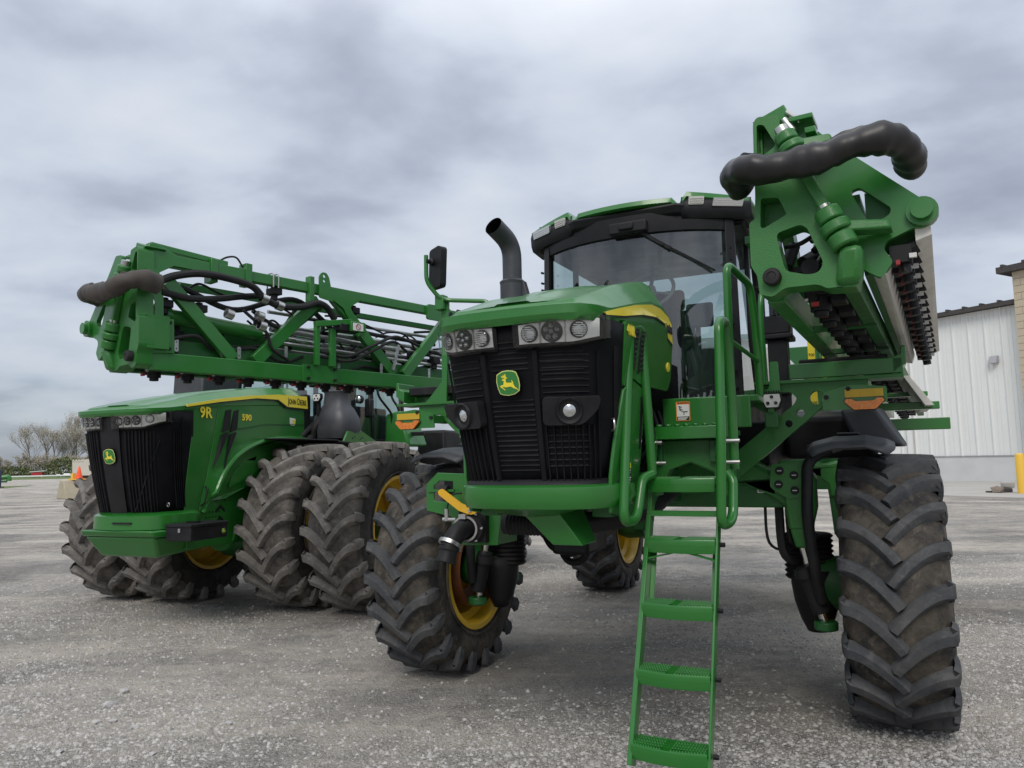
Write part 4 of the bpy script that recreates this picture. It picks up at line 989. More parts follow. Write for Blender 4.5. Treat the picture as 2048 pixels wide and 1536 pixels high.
MB().box(1.05, 1.13, -.74, -.68, 1.93, 2.03).box(1.07, 1.11, -.75, -.69, 2.02, 2.06).build('lamp_stand', 'green_dark', SP, bevel=.006)
MB().plate([rpoly([(.98, 2.07), (.98, 2.13), (1.03, 2.13), (1.08, 2.20), (1.09, 2.36), (1.14, 2.36), (1.15, 2.07), (1.06, 2.02)], .01)], (0, -.66, 0), (1, 0, 0), (0, 0, 1), .012).build('lamp_side_bracket', 'green', SP)
# air intake pre-cleaner beside the cab
MB().hexa([(.94, .09, 2.98), (1.16, .09, 2.98), (1.16, .33, 2.98), (.94, .33, 2.98)], [(.92, .07, 3.03), (1.18, .07, 3.03), (1.18, .35, 3.03), (.92, .35, 3.03)]).build('intake_cap', 'black', SP, bevel=.01, fix=True)
mb = MB().box(.93, 1.17, .08, .34, 2.62, 2.66).box(.945, 1.155, .10, .32, 2.66, 2.80)
mb.box(.985, 1.125, .12, .30, 2.20, 2.62).tube(fillet([(1.055, .21, 2.25), (1.055, .21, 2.05), (.95, .1, 1.9)], .1), .075, 14)
mb.build('air_intake', 'black', SP, bevel=.01, fix=True)
mb = MB()
for x, y in ((.95, .10), (1.15, .10), (.95, .32), (1.15, .32), (1.05, .10), (.95, .21)): mb.box(x - .008, x + .008, y - .008, y + .008, 2.80, 2.98)
mb.cyl((1.05, .21, 2.80), (1.05, .21, 2.98), .05, 12); mb.build('intake_cage', 'black', SP)
g = MB(); g.grid([[V(.945, .10, w), V(1.155, .10, w), V(1.155, .32, w), V(.945, .32, w)] for w in (2.80, 2.98)], 0, True); g.build('intake_window', 'clear', SP)
# ---- solution tank and rear frame
tk = MB(); rows = []
for v, s1 in ((1.75, .70), (1.85, .92), (2.4, 1.0), (3.4, 1.0), (3.9, .9), (4.0, .68)):
    rows.append([V(.98 * s1 * math.copysign(abs(math.cos(t)) ** .7, math.cos(t)), v, 2.46 + .54 * s1 * math.copysign(abs(math.sin(t)) ** .75, math.sin(t))) for t in np.linspace(0, 2 * math.pi, 28, endpoint=False)])
tk.grid(rows, 0, True); tk.add(rows[0], [tuple(range(28))]); tk.add(rows[-1], [tuple(range(28))[::-1]])
tank = tk.build('solution_tank', 'white', SP, smooth=50, fix=True)
gb = MB().box(1.16, 1.22, 1.55, 1.56, 2.05, 2.98).build('level_gauge', 'decal', tank)
g2 = MB().box(1.28, 1.32, 1.55, 1.56, 2.05, 2.95).build('level_gauge', 'decal', tank)
MB().box(1.235, 1.262, 1.53, 1.56, 2.0, 3.05).build('gauge_post', 'green', SP)
for k, s_ in enumerate(('500', '600', '700')): lettering('gauge_number', s_, .035, 'ink', gb, frame((1.19, 1.548, 2.22 + .22 * k), (1, 0, 0), (0, 0, 1)), .0005, th=.0005)
MB().box(-1.15, -1.05, 1.6, 5.2, 1.9, 2.0).box(1.05, 1.15, 1.6, 5.2, 1.9, 2.0).box(-1.9, 1.9, 4.9, 5.1, 2.5, 2.7).box(-1.2, 1.2, 4.9, 5.1, 1.3, 3.2).build('rear_frame', 'green_dark', SP, bevel=.01)
MB().plate([[(1.30, 2.25), (1.34, 2.75), (1.62, 2.75), (1.62, 2.25)]], (0, 1.45, 0), (1, 0, 0), (0, 0, 1), .02).build('rear_guard_plate', 'green', SP)
mb = MB().box(1.55, 2.20, .9, 1.0, 1.93, 2.02).box(1.55, 2.15, 1.1, 1.2, 2.10, 2.16).box(1.5, 2.1, 1.6, 1.66, 2.24, 2.28).build('outer_rear_bar', 'green', SP, bevel=.005)
MB().hexa([(2.04, .9, 2.12), (2.10, .9, 2.12), (2.10, 2.0, 2.12), (2.04, 2.0, 2.12)], [(1.90, .9, 2.36), (1.94, .9, 2.36), (1.94, 2.0, 2.36), (1.90, 2.0, 2.36)]).build('folded_rear_strip', 'strip', SP, fix=True)

# ---- fill plate with cam-lock valve at the front right
X0 = -1.30
fp = [(-1.15, 1.60), (-1.06, 1.68), (-.60, 1.66), (-.55, 1.52), (-.60, 1.20), (-.95, 1.19), (-.95, 1.38), (-1.15, 1.42)]
hole = [(-1.09, 1.50), (-1.09, 1.59), (-1.04, 1.625), (-.935, 1.62), (-.935, 1.53), (-.97, 1.48), (-1.08, 1.485)]
fpl = MB().plate([fp, hole], (0, -1.30, 0), (1, 0, 0), (0, 0, 1), .014); fpl.box(-.62, -.605, -1.30, -1.0, 1.20, 1.6)
fo = fpl.build('fill_plate', 'green', SP, bevel=.003)
MB().box(-1.13, -.92, -1.322, -1.308, 1.55, 1.566).build('hose_hanger_bar', 'green', fo)
MB().lathe([(0, .035), (.06, .035)], (-1.03, -1.31, 1.557), (1, 0, 0), 16).build('strap_roll', 'hose', fo)
MB().box(-1.10, -.92, -1.15, -1.13, 1.46, 1.64).build('plate_pocket', 'black', SP)
vb = MB()
vb.lathe([(-.06, .10), (-.01, .11), (.03, .10), (.06, .085)], (-.76, -1.36, 1.32), (.25, -1, -.1), 20)
vb.box(-.86, -.66, -1.36, -1.30, 1.22, 1.43)
vb.tube(fillet([(-.76, -1.36, 1.32), (-.79, -1.50, 1.31), (-.82, -1.56, 1.20)], .06), .062, 18)
vb.lathe([(0, .066), (.02, .066), (.03, .058), (.07, .058), (.085, .066), (.10, .066), (.10, .048), (.02, .045)], (-.82, -1.555, 1.21), (-.12, -.28, -1), 20, 0, True)
vo = vb.build('fill_valve', 'black', SP)
cl = MB()
cl.lathe([(-.012, .072), (-.012, .086), (.012, .086), (.012, .072)], (-.772, -1.43, 1.315), (.2, -1, -.05), 22, 0, True)
cl.lathe([(-.012, .066), (-.012, .080), (.012, .080), (.012, .066)], (-.818, -1.545, 1.225), (-.2, -.6, -1), 22, 0, True)
cl.box(-.80, -.75, -1.47, -1.43, 1.38, 1.41)
for a in range(6): cl.cyl((-.76 + .085 * math.cos(a * 1.05), -1.375, 1.32 + .095 * math.sin(a * 1.05)), (-.755 + .085 * math.cos(a * 1.05), -1.40, 1.32 + .095 * math.sin(a * 1.05)), .010, 8)
cl.cyl((-.93, -1.40, 1.36), (-.93, -1.40, 1.44), .016, 10); cl.cyl((-.96, -1.40, 1.37), (-.86, -1.40, 1.37), .012, 10)
cl.build('valve_clamp', 'steel', vo)
lv = MB().plate([rpoly([(-.98, 1.56), (-.955, 1.575), (-.80, 1.475), (-.70, 1.445), (-.69, 1.415), (-.73, 1.405), (-.82, 1.43), (-.975, 1.535)], .01)], (0, -1.42, 0), (1, 0, 0), (0, 0, 1), .022)
lv.build('valve_lever', 'lever', vo, bevel=.004)
MB().cyl((-.735, -1.44, 1.432), (-.735, -1.405, 1.432), .012, 8).build('lever_bolt', 'steel', vo)
MB().tube([V(*p) for p in catmull([(-.93, -1.40, 1.44), (-.90, -1.38, 1.53), (-.80, -1.34, 1.54), (-.66, -1.32, 1.52)], 6)], .006, 8).build('breather_hose', 'hose', vo)
M_done = True
# ---- booms.  local: x outward, y backwards, z up, origin at the rubber bumper of the front fold joint
castA = [(-0.062, 0.797), (-0.043, 0.825), (0.06, 0.811), (0.064, 0.757), (0.084, 0.691), (0.126, 0.581), (0.213, 0.345), (0.269, 0.219), (0.294, 0.094), (0.372, 0.007), (0.372, -0.063), (0.362, -0.091), (0.236, -0.083), (0.197, -0.057), (0.052, -0.054), (-0.009, -0.092), (-0.066, -0.07), (-0.073, 0.023), (-0.101, 0.074), (-0.1, 0.293), (-0.073, 0.304), (-0.066, 0.428), (-0.066, 0.58)]
hA = [[(-0.045, 0.785), (-0.012, 0.778), (0.043, 0.658), (-0.035, 0.611), (-0.049, 0.618)], [(-0.041, 0.405), (0.04, 0.394), (0.076, 0.303), (-0.031, 0.253), (-0.048, 0.26)], [(0.023, 0.217), (0.132, 0.241), (0.162, 0.221), (0.226, 0.041), (0.204, -0.001), (0.156, -0.006), (0.057, 0.026), (0.046, 0.083), (0.032, 0.154)]]
plB = [(0.103, 0.747), (0.199, 0.757), (0.29, 0.653), (0.643, 0.3), (0.684, 0.28), (0.698, 0.235), (0.678, 0.194), (0.635, 0.17), (0.596, 0.177), (0.482, 0.132), (0.47, 0.099), (0.506, 0.032), (0.451, -0.037), (0.381, 0.012), (0.269, 0.219), (0.189, 0.384), (0.094, 0.576)]
hB = [(0.345, 0.400), (0.385, 0.412), (0.512, 0.287), (0.504, 0.257), (0.444, 0.229), (0.41, 0.247)]
def boom(sx, loc, rz, tilt, length, full, sleeve_mat, side):
    X = lambda P: [(sx * x, z) for x, z in P]
    XP = lambda x, y, z: V(sx * x, y, z)
    px, py, pz = (.09, -.02, .05) if side else (0, .10, 0)
    # casting, one mesh: outline with webs, pockets closed behind
    mb = MB().plate([X(rpoly(castA, .018)), X(rpoly(hA[0], .015)), X(rpoly(hA[1], .015)), X(rpoly(hA[2], .025))], (0, .03, 0), (1, 0, 0), (0, 0, 1), .12)
    mb.plate([X([(-.06, .79), (.05, .79), (.07, .62), (-.06, .59)])], (0, .075, 0), (1, 0, 0), (0, 0, 1), .02)
    mb.plate([X([(-.06, .42), (.06, .42), (.09, .29), (-.06, .24)])], (0, .075, 0), (1, 0, 0), (0, 0, 1), .02)
    mb.box(min(sx * -.10, sx * -.07), max(sx * -.10, sx * -.07), .03, .20, .06, .31)
    root = mb.build('boom', 'green_cast', SP, bevel=.014); root.location = loc; root.rotation_euler = (tilt, 0, rz)
    def sub(mb, name, mat, **k): return mb.build(name, mat, root, **k)
    sub(MB().plate([X(rpoly(plB, .02)), X(rpoly(hB, .02))], XP(px, py, pz), (1, 0, 0), (0, 0, 1), .035).plate([X(circle(.634, .242, .066, 20))], XP(px, py - .015, pz), (1, 0, 0), (0, 0, 1), .06).plate([X(circle(.634, .242, .045, 18))], XP(px, py - .05, pz), (1, 0, 0), (0, 0, 1), .05), 'fold_plate', 'green', bevel=.006)
    # hinge knuckles on the tilted pin
    ax0, ax1 = XP(.083, -.055, .70), XP(.365, -.055, .0)
    d = (ax1 - ax0).normalized(); kn = MB()
    for t0, t1, r in ((.01, .085, .052), (.095, .155, .062), (.16, .22, .045), (.60, .69, .058), (.70, .77, .068), (.78, .87, .060)):
        kn.cyl(ax0 + (ax1 - ax0) * t0, ax0 + (ax1 - ax0) * t1, r, 24)
    for (t, p) in ((.125, (.295, .635)), (.735, (.51, .175))):
        c = ax0 + (ax1 - ax0) * t; e = XP(p[0], -.03, p[1])
        s_ = d * .03
        kn.hexa([c - s_ + V(0, -.04, 0), c + s_ + V(0, -.04, 0), c + s_ + V(0, .06, 0), c - s_ + V(0, .06, 0)], [e - s_ + V(0, .0, 0), e + s_ * .6 + V(0, .0, 0), e + s_ * .6 + V(0, .10, 0), e - s_ + V(0, .10, 0)])
    kn.bar(ax0 + (ax1 - ax0) * .22, ax0 + (ax1 - ax0) * .62, .05, .05)
    sub(kn, 'fold_hinge', 'green_cast', bevel=.010, fix=True)
    pin = MB().cyl(ax0 + d * -.03, ax0 + d * .02, .032, 14).cyl(ax0 + (ax1 - ax0) * .57, ax0 + (ax1 - ax0) * .61, .030, 14)
    sub(pin, 'hinge_pin', 'steel')
    sub(MB().hexa([XP(.30, -.10, .09), XP(.40, -.10, .09), XP(.40, .04, .09), XP(.30, .04, .09)], [XP(.27, -.06, -.08), XP(.38, -.06, -.08), XP(.38, .06, -.08), XP(.27, .06, -.08)]), 'hinge_foot', 'green_cast', bevel=.03, fix=True)
    # bumper
    sub(MB().lathe([(0, .040), (.035, .042), (.045, .036), (.047, .022), (.043, .018), (.044, 0)], XP(0, -.03, 0), (0, -1, 0), 26), 'rubber_bumper', 'hose')
    # top cap
    sub(MB().plate([X([(-.077, .829), (.078, .885), (.105, .824), (.069, .803), (-.044, .815)])], (0, .10, 0), (1, 0, 0), (0, 0, 1), .16).bar(XP(.03, .08, .86), XP(.04, .72 * (1 if full else .5), .83), .12, .045), 'top_cover', 'green', bevel=.005)
    sub(MB().box(min(sx * .10, sx * .21), max(sx * .10, sx * .21), .0, .16, .775, .80).box(min(sx * .17, sx * .22), max(sx * .17, sx * .22), .0, .14, .70, .73), 'top_latch', 'green', bevel=.004)
    sub(MB().cyl(XP(.075, .02, .80), XP(.115, .02, .73), .022, 12).cyl(XP(.09, .02, .84), XP(.15, .02, .78), .014, 10), 'latch_pin', 'steel')
    # hose sleeve across the joint
    sp = [(-.16, .10, .53), (-.155, -.05, .545), (-.10, -.14, .52), (0.0, -.17, .49), (.14, -.18, .478), (.276, -.18, .490), (.40, -.17, .517), (.50, -.14, .530), (.575, -.06, .525), (.60, .06, .51), (.60, .18, .49)]
    pts = catmull([(sx * x, y, z) for x, y, z in sp], 7)
    rad = [.068 + .006 * math.sin(i * .42) + .003 * math.sin(i * 1.3 + 1) for i in range(len(pts))]
    rad[0] = .045; rad[-1] = .045
    for i in (34, 35, 36): rad[i] -= .009
    slv = MB().tube([V(*p) for p in pts], .06, 22, 0, True, rad)
    for i in range(len(pts)):
        for j in range(22):
            c = Vector(pts[i]); v_ = Vector(slv.v[i * 22 + j]); th = 2 * math.pi * j / 22
            k = 1 + .05 * math.sin(2 * th + i * .22) + .030 * math.sin(3 * th - i * .36) + .045 * max(0, math.sin(i * .55 + 2.2 * math.sin(th + .4))) ** 4 - .10 * math.exp(-((i - 38 - 1.5 * math.sin(th)) / 1.3) ** 2) - .06 * math.exp(-((i - 52 - 2 * math.cos(th)) / 1.2) ** 2) - .05 * math.exp(-((i - 22 + 2 * math.cos(th)) / 1.2) ** 2)
            slv.v[i * 22 + j] = tuple(c + (v_ - c) * k)
    for i in range(8, len(pts) - 6, 1):     # seam flap along the top
        a, b = V(*pts[i]), V(*pts[i + 1]); h0 = rad[i]; f0 = .008 + .008 * math.sin(i * .5); f1 = .008 + .008 * math.sin((i + 1) * .5)
        slv.hexa([a + V(0, -.004, h0 - .01), b + V(0, -.004, rad[i + 1] - .01), b + V(0, .006, rad[i + 1] - .01), a + V(0, .006, h0 - .01)], [a + V(0, -.002, h0 + f0), b + V(0, -.002, rad[i + 1] + f1), b + V(0, .003, rad[i + 1] + f1), a + V(0, .003, h0 + f0)])
    sub(slv, 'hose_sleeve', sleeve_mat, smooth=50)
    # chords
    bt = -.098
    inner = MB().bar(XP(-.01, .08, bt + .07), XP(-.01, length, bt + .07 + .015), .085, .135)
    sub(inner, 'lower_chord', 'green', bevel=.006)
    sub(MB().bar(XP(.325, .06, bt + .075), XP(.325, length, bt + .09), .07, .12), 'lower_chord', 'green_dark', bevel=.006)
    sub(MB().bar(XP(.0, .10, .76), XP(.0, length, .775), .075, .088), 'top_chord', 'green', bevel=.006)
    sub(MB().plate([[(.04, .78), (.06, .86), (.12, .87), (.28, .805), (.90, .81), (.90, .72), (.25, .72), (.06, .60), (.04, .62)]], XP(-.040, 0, 0), (0, 1, 0), (0, 0, 1), .014), 'end_gusset', 'green', bevel=.003)
    if side:
        sub(MB().plate([[(.02, .02), (.02, .30), (.10, .30), (.10, .42), (.05, .55), (.05, .62), (.16, .62), (.17, .30), (.25, .30), (.26, .04)]], XP(-.062, 0, 0), (0, 1, 0), (0, 0, 1), .012), 'end_side_plate', 'green', bevel=.004)
        for y, z in ((.06, .07), (.06, .27), (.22, .07), (.22, .27)): sub(MB().cyl(XP(-.066, y, z), XP(-.078, y, z), .012, 8), 'plate_bolt', 'black')
    # webs on the inner face and on the outer face
    def web(y0, z0, y1, z1, w=.105, x=-.005, nm='diagonal', mat='green', x1=None): sub(MB().bar(XP(x, y0, z0), XP(x if x1 is None else x1, y1, z1), .06, w, (0, 1, 0) if abs(z1 - z0) > .3 else (0, 0, 1)), nm, mat, bevel=.005)
    zt, zb = .745, .045
    bays = [(5.15, .72, 5.85, zb), (6.0, zb, 6.65, .72), (.22, .60, .78, zb), (.98, zb, 1.62, .66), (1.80, .72, 2.54, zb), (2.68, zb, 3.34, .72), (3.5, .72, 4.2, zb), (4.35, zb, 5.0, .72)]
    for (a, b, c, e) in bays:
        if max(a, c) > length: continue
        web(a, b, c, e)
        web(a + .10, b, c + .10, e, .06, .32 if b < .3 else .04, 'back_diagonal', 'green_dark', .32 if e < .3 else .04)
    if side:
        # curved gusset at the top of the third diagonal
        sub(MB().plate([rpoly([(1.70, .80), (2.05, .80), (2.08, .72), (1.96, .64), (2.12, .42), (2.05, .36), (1.88, .62), (1.72, .70)], .02)], XP(-.048, 0, 0), (0, 1, 0), (0, 0, 1), .012), 'top_gusset', 'green', bevel=.003)
        sub(MB().plate([rpoly([(1.60, .68), (1.60, .88), (1.63, .92), (1.68, .92), (1.71, .88), (1.76, .66)], .02), circle(1.655, .885, .016, 12), circle(1.655, .84, .014, 12)], XP(-.055, 0, 0), (0, 1, 0), (0, 0, 1), .014), 'lifting_eye', 'green')
        sub(MB().bar(XP(-.03, 1.52, .60), XP(-.03, 1.52, .86), .07, .05, (0, 1, 0)), 'eye_post', 'green', bevel=.004)
        # sensor box on posts
        sub(MB().bar(XP(-.09, 1.55, .05), XP(-.09, 1.55, .42), .04, .045, (0, 1, 0)).bar(XP(-.09, 1.72, .05), XP(-.09, 1.72, .40), .04, .06, (0, 1, 0)).bar(XP(-.09, 1.53, .42), XP(-.14, 1.90, .48), .06, .05), 'sensor_post', 'green', bevel=.004)
        sub(MB().box(min(sx * -.16, sx * -.04), max(sx * -.16, sx * -.04), 1.76, 1.98, .38, .455), 'sensor_box', 'black', bevel=.012)
        sub(MB().box(min(sx * -.19, sx * -.16), max(sx * -.19, sx * -.16), 1.86, 2.03, .385, .48), 'sensor_bracket', 'green', bevel=.006)
        st_ = MB().box(min(sx * -.193, sx * -.190), max(sx * -.193, sx * -.190), 1.88, 2.00, .395, .465); so = sub(st_, 'sensor_sticker', 'sticker_white')
        rg = MB().tube([XP(-.194, 1.94 + .026 * math.cos(t), .43 + .026 * math.sin(t)) for t in np.linspace(0, 2 * math.pi, 21)], .003, 4, 0, False); rg.bar(XP(-.194, 1.92, .448), XP(-.194, 1.96, .412), .004, .004); sub(rg, 'sticker_ring', 'red')
        sub(MB().plate([rrect(1.42, 1.80, -.10, .055, .015)], XP(-.060, 0, 0), (0, 1, 0), (0, 0, 1), .016), 'splice_plate', 'green', bevel=.004)
        for y in (1.47, 1.76):
            for z in (-.07, .03): sub(MB().cyl(XP(-.07, y, z), XP(-.095, y, z), .013, 8), 'splice_bolt', 'black')
        # u bolts, metal tabs
        for y in (1.13, 1.18): sub(MB().tube(fillet([XP(-.046, y, .70), XP(-.046, y, .825), XP(.046, y, .825), XP(.046, y, .70)], .02), .007, 8), 'u_bolt', 'steel')
        for y, z in ((.29, .11), (.82, .10), (1.27, .15), (1.84, .10), (2.36, .09), (3.02, .09)): sub(MB().plate([rrect(y - .016, y + .016, z - .05, z + .05, .012), circle(y, z + .025, .006, 8), circle(y, z - .025, .006, 8)], XP(-.030, 0, 0), (0, 1, 0), (0, 0, 1), .008), 'metal_tab', 'steel')
        for y, z in ((.86, .80), (.55, .78)): sub(MB().box(min(sx * -.06, sx * .05), max(sx * -.06, sx * .05), y, y + .06, z - .13, z + .06), 'chord_clamp', 'green', bevel=.004)
        sub(MB().plate([rpoly([(2.98, .66), (2.98, .82), (3.30, .83), (3.38, .76), (3.34, .68), (3.2, .66)], .03)], XP(-.05, 0, 0), (0, 1, 0), (0, 0, 1), .03), 'chord_end_bracket', 'green', bevel=.005)
        sub(MB().cyl(XP(-.05, 3.32, .755), XP(-.085, 3.32, .755), .022, 12), 'bracket_pin', 'black')
        # fold cylinder, silver pipes, nozzle rail
        sub(MB().cyl(XP(.12, .25, .36), XP(.12, 1.10, .31), .062, 18).cyl(XP(.12, .1, .37), XP(.12, .3, .36), .075, 14), 'fold_cylinder', 'green')
        sub(MB().cyl(XP(.12, 1.10, .31), XP(.12, 1.75, .275), .028, 12), 'cylinder_rod', 'chrome')
        for x, z0, z1, r in ((.10, .36, .22, .024), (.16, .30, .17, .022), (.20, .42, .33, .02), (.05, .24, .11, .018), (.22, .20, .12, .02), (.14, .52, .50, .016)):
            sub(MB().cyl(XP(x, 1.2, z0), XP(x, length - .1, z1), r, 10), 'spray_pipe', 'steel')
        sub(MB().box(min(sx * .05, sx * .09), max(sx * .05, sx * .09), .26, length, .05, .16), 'nozzle_rail', 'green_dark', bevel=.004)
        sub(MB().bar(XP(.30, .3, .66), XP(.30, length, .66), .05, .05), 'rear_upper_rail', 'green_dark')
        hose = lambda P, r, nm='hydraulic_hose', mt='hose': sub(MB().tube([V(*p) for p in catmull([(sx * x, y, z) for x, y, z in P], 7)], r, 10), nm, mt)
        hose([(-.10, .10, .56), (-.09, .24, .635), (-.09, .45, .69), (-.09, .70, .69), (-.09, .90, .66), (-.08, 1.02, .58), (-.08, 1.18, .535), (-.08, 1.40, .56), (-.07, 1.56, .62), (-.06, 1.68, .60), (-.05, 1.78, .50)], .030)
        hose([(-.06, .15, .50), (-.04, .40, .49), (-.02, .65, .53), (.0, .85, .58), (.0, 1.05, .62)], .026)
        hose([(-.04, .85, .46), (-.06, 1.05, .30), (-.05, 1.12, .16), (-.02, 1.30, .08)], .014)
        hose([(-.03, .20, .14), (-.02, .45, .20), (.02, .60, .12), (.04, .75, .14)], .016)
        hose([(-.07, 1.60, .18), (-.08, 1.9, .16), (-.10, 2.15, .27), (-.08, 2.45, .40), (.0, 2.7, .42), (.02, 3.1, .33)], .016)
        hose([(-.06, 1.58, .14), (-.08, 1.92, .12), (-.10, 2.17, .23), (-.08, 2.47, .36), (.02, 2.75, .30)], .014)
        hose([(.02, 1.75, .05), (.0, 1.95, .02), (.02, 2.2, .10), (.06, 2.6, .05)], .014)
        hose([(.02, .35, .58), (.05, .8, .47), (.08, 1.2, .60), (.08, 1.5, .64), (.08, 1.9, .40)], .024)
        hose([(.06, 2.0, .62), (.04, 2.1, .52), (.1, 2.3, .45), (.06, 3.2, .42)], .02)
        hose([(-.01, .86, .83), (-.01, .80, .90), (-.01, .72, .89), (-.01, .64, .84)], .008)
        for (y, z) in ((1.02, .575), (1.17, .535), (.70, .40), (.98, .42), (1.0, .34)): sub(MB().lathe([(-.03, .034), (-.03, .040), (.03, .040), (.03, .034)], XP(-.08, y, z), (0, 1, -.2), 14, 0, True), 'hose_fitting', 'steel')
        r8 = random.Random(77)
        for k in range(16):
            y0 = .3 + 3.0 * r8.random(); x0 = .04 + .22 * r8.random(); z0 = .12 + .45 * r8.random(); dy = .35 + .5 * r8.random()
            hose([(x0, y0, z0), (x0 + .02, y0 + dy * .33, z0 + r8.uniform(-.10, .10)), (x0 - .02, y0 + dy * .66, z0 + r8.uniform(-.12, .06)), (x0, y0 + dy, z0 + r8.uniform(-.15, .10))], r8.choice((.010, .014, .02)))
        for k in range(9):
            y0 = .35 + .36 * k; z0 = .16 + .3 * r8.random(); x0 = .05 + .15 * r8.random()
            sub(MB().box(min(sx * x0, sx * (x0 + .07)), max(sx * x0, sx * (x0 + .07)), y0, y0 + .10, z0, z0 + .07).cyl(XP(x0 + .03, y0 + .05, z0 - .06), XP(x0 + .03, y0 + .05, z0 + .12), .022, 10), 'valve_block', 'black', bevel=.004)
        hose([(.05, .75, .10), (.03, 1.0, .16), (.0, 1.25, .06), (.05, 1.5, .14)], .012)
        hose([(.10, 2.9, .36), (.06, 3.05, .30), (.08, 3.2, .34), (.1, 3.4, .30)], .022)
        for y, z in ((.18, .40), (.46, .40), (1.15, .65), (2.02, .60), (3.12, .20)):
            sub(MB().box(min(sx * -.02, sx * .10), max(sx * -.02, sx * .10), y, y + .09, z, z + .06).cyl(XP(.03, y + .04, z - .05), XP(.03, y + .04, z + .08), .03, 10), 'valve_block', 'black', bevel=.006)
        sub(MB().bar(XP(-.07, 2.48, .08), XP(-.07, 2.56, .34), .012, .03, (0, 1, 0)), 'stay_bar', 'steel')
    # nozzle bodies between the lower chords
    nn = int((length - .25) / .27)
    for k in range(nn):
        y = .22 + .27 * k
        nb = MB().cyl(XP(.10, y, -.03), XP(.25, y, -.03), .046, 14).box(min(sx * .11, sx * .24), max(sx * .11, sx * .24), y - .07, y + .07, -.06, .03).cyl(XP(.17, y, -.02), XP(.17, y, -.13), .050, 14).cyl(XP(.17, y, -.13), XP(.17, y, -.155), .034, 12)
        nb.box(min(sx * .22, sx * .29), max(sx * .22, sx * .29), y - .045, y + .055, -.10, -.02); nb.cyl(XP(.14, y - .08, -.07), XP(.14, y + .02, -.07), .028, 10)
        n0 = sub(nb, 'nozzle_body', 'black', bevel=.004)
        sub(MB().box(min(sx * .14, sx * .18), max(sx * .14, sx * .175), y - .100, y - .083, -.122, -.102), 'nozzle_cap', 'red')
        sub(MB().box(min(sx * .11, sx * .125), max(sx * .11, sx * .125), y - .085, y - .07, -.09, -.078), 'nozzle_tag', 'lampface')
    # cross tubes
    for y in (.9, 1.7, 2.5):
        if y < length: sub(MB().bar(XP(-.05, y, bt + .02), XP(.36, y, bt + .02), .05, .03), 'cross_tube', 'green_dark')
    # outer section folded alongside: two pale rails with a row of nozzles between
    L2 = min(length, 2.6)
    sub(MB().hexa([XP(.41, .10, .02), XP(.47, .10, -.02), XP(.45, L2, -.06), XP(.41, L2, -.05)], [XP(.42, .10, .10), XP(.49, .10, .07), XP(.47, L2, .0), XP(.42, L2, .0)]), 'outer_rail', 'strip', fix=True)
    sub(MB().hexa([XP(.60, .10, .12), XP(.665, .10, .14), XP(.63, L2, .02), XP(.59, L2, .0)], [XP(.60, .10, .20), XP(.66, .10, .22), XP(.63, L2, .10), XP(.59, L2, .09)]), 'outer_rail', 'strip', fix=True)
    sub(MB().hexa([XP(.38, .14, .0), XP(.41, .14, .0), XP(.41, L2, -.06), XP(.38, L2, -.06)], [XP(.34, .14, .40), XP(.38, .14, .40), XP(.38, L2, .35), XP(.34, L2, .35)]), 'outer_side_wall', 'green_dark', fix=True)
    sub(MB().hexa([XP(.40, .14, .12), XP(.64, .14, .22), XP(.62, L2, .12), XP(.40, L2, .02)], [XP(.40, .14, .40), XP(.60, .14, .30), XP(.58, L2, .22), XP(.40, L2, .30)]), 'outer_boom_frame', 'green_dark', fix=True)
    for k in range(15):
        y = .16 + (L2 - .3) * k / 14; dz = -.10 * y / L2
        sub(MB().cyl(XP(.50, y, .07 + dz), XP(.60, y, .12 + dz), .034, 10).box(min(sx * .49, sx * .58), max(sx * .49, sx * .58), y - .05, y + .04, .04 + dz, .12 + dz).cyl(XP(.54, y, .10 + dz), XP(.55, y, .0 + dz), .026, 10), 'nozzle_body', 'black')
        sub(MB().box(min(sx * .515, sx * .54), max(sx * .515, sx * .532), y - .070, y - .05, .025 + dz, .046 + dz), 'nozzle_cap', 'red')
        sub(MB().box(min(sx * .57, sx * .60), max(sx * .57, sx * .60), y - .07, y - .052, .05 + dz, .07 + dz), 'nozzle_tag', 'lampface')
    # valve cluster seen through the casting window
    vc = MB().cyl(XP(.10, .22, .12), XP(.17, .30, .18), .040, 14).cyl(XP(.03, .16, .10), XP(.06, .22, .22), .03, 12).cyl(XP(.14, .14, .08), XP(.14, .18, .08), .042, 18).box(min(sx * .04, sx * .20), max(sx * .04, sx * .20), .18, .34, .03, .10).cyl(XP(.16, .16, .16), XP(.21, .2, .22), .018, 10)
    vc.tube(fillet([XP(.03, .15, .20), XP(.10, .12, .19), XP(.18, .14, .24)], .04), .012, 8)
    sub(vc, 'valve_cluster', 'black')
    sub(MB().cyl(XP(.155, .13, .20), XP(.185, .15, .235), .013, 10).cyl(XP(.18, .13, .10), XP(.20, .15, .14), .008, 8), 'valve_fitting', 'steel')
    sub(MB().box(min(sx * -.09, sx * -.04), max(sx * -.09, sx * -.04), .02, .12, .60, .66), 'sleeve_clip', 'green')
    if not side:
        sub(MB().box(-.20, -.10, .3, length, .3, .34), 'inner_pipe', 'green_dark')
    return root
boom(1, (1.30, -2.05, 2.588), R(-4.6), R(-2.6), 6.9, False, 'sleeve', False)
bl_ = boom(-1, (-3.20, -2.05, 2.575), R(-12.6), R(.4), 7.0, True, 'sleeve_brown', True)
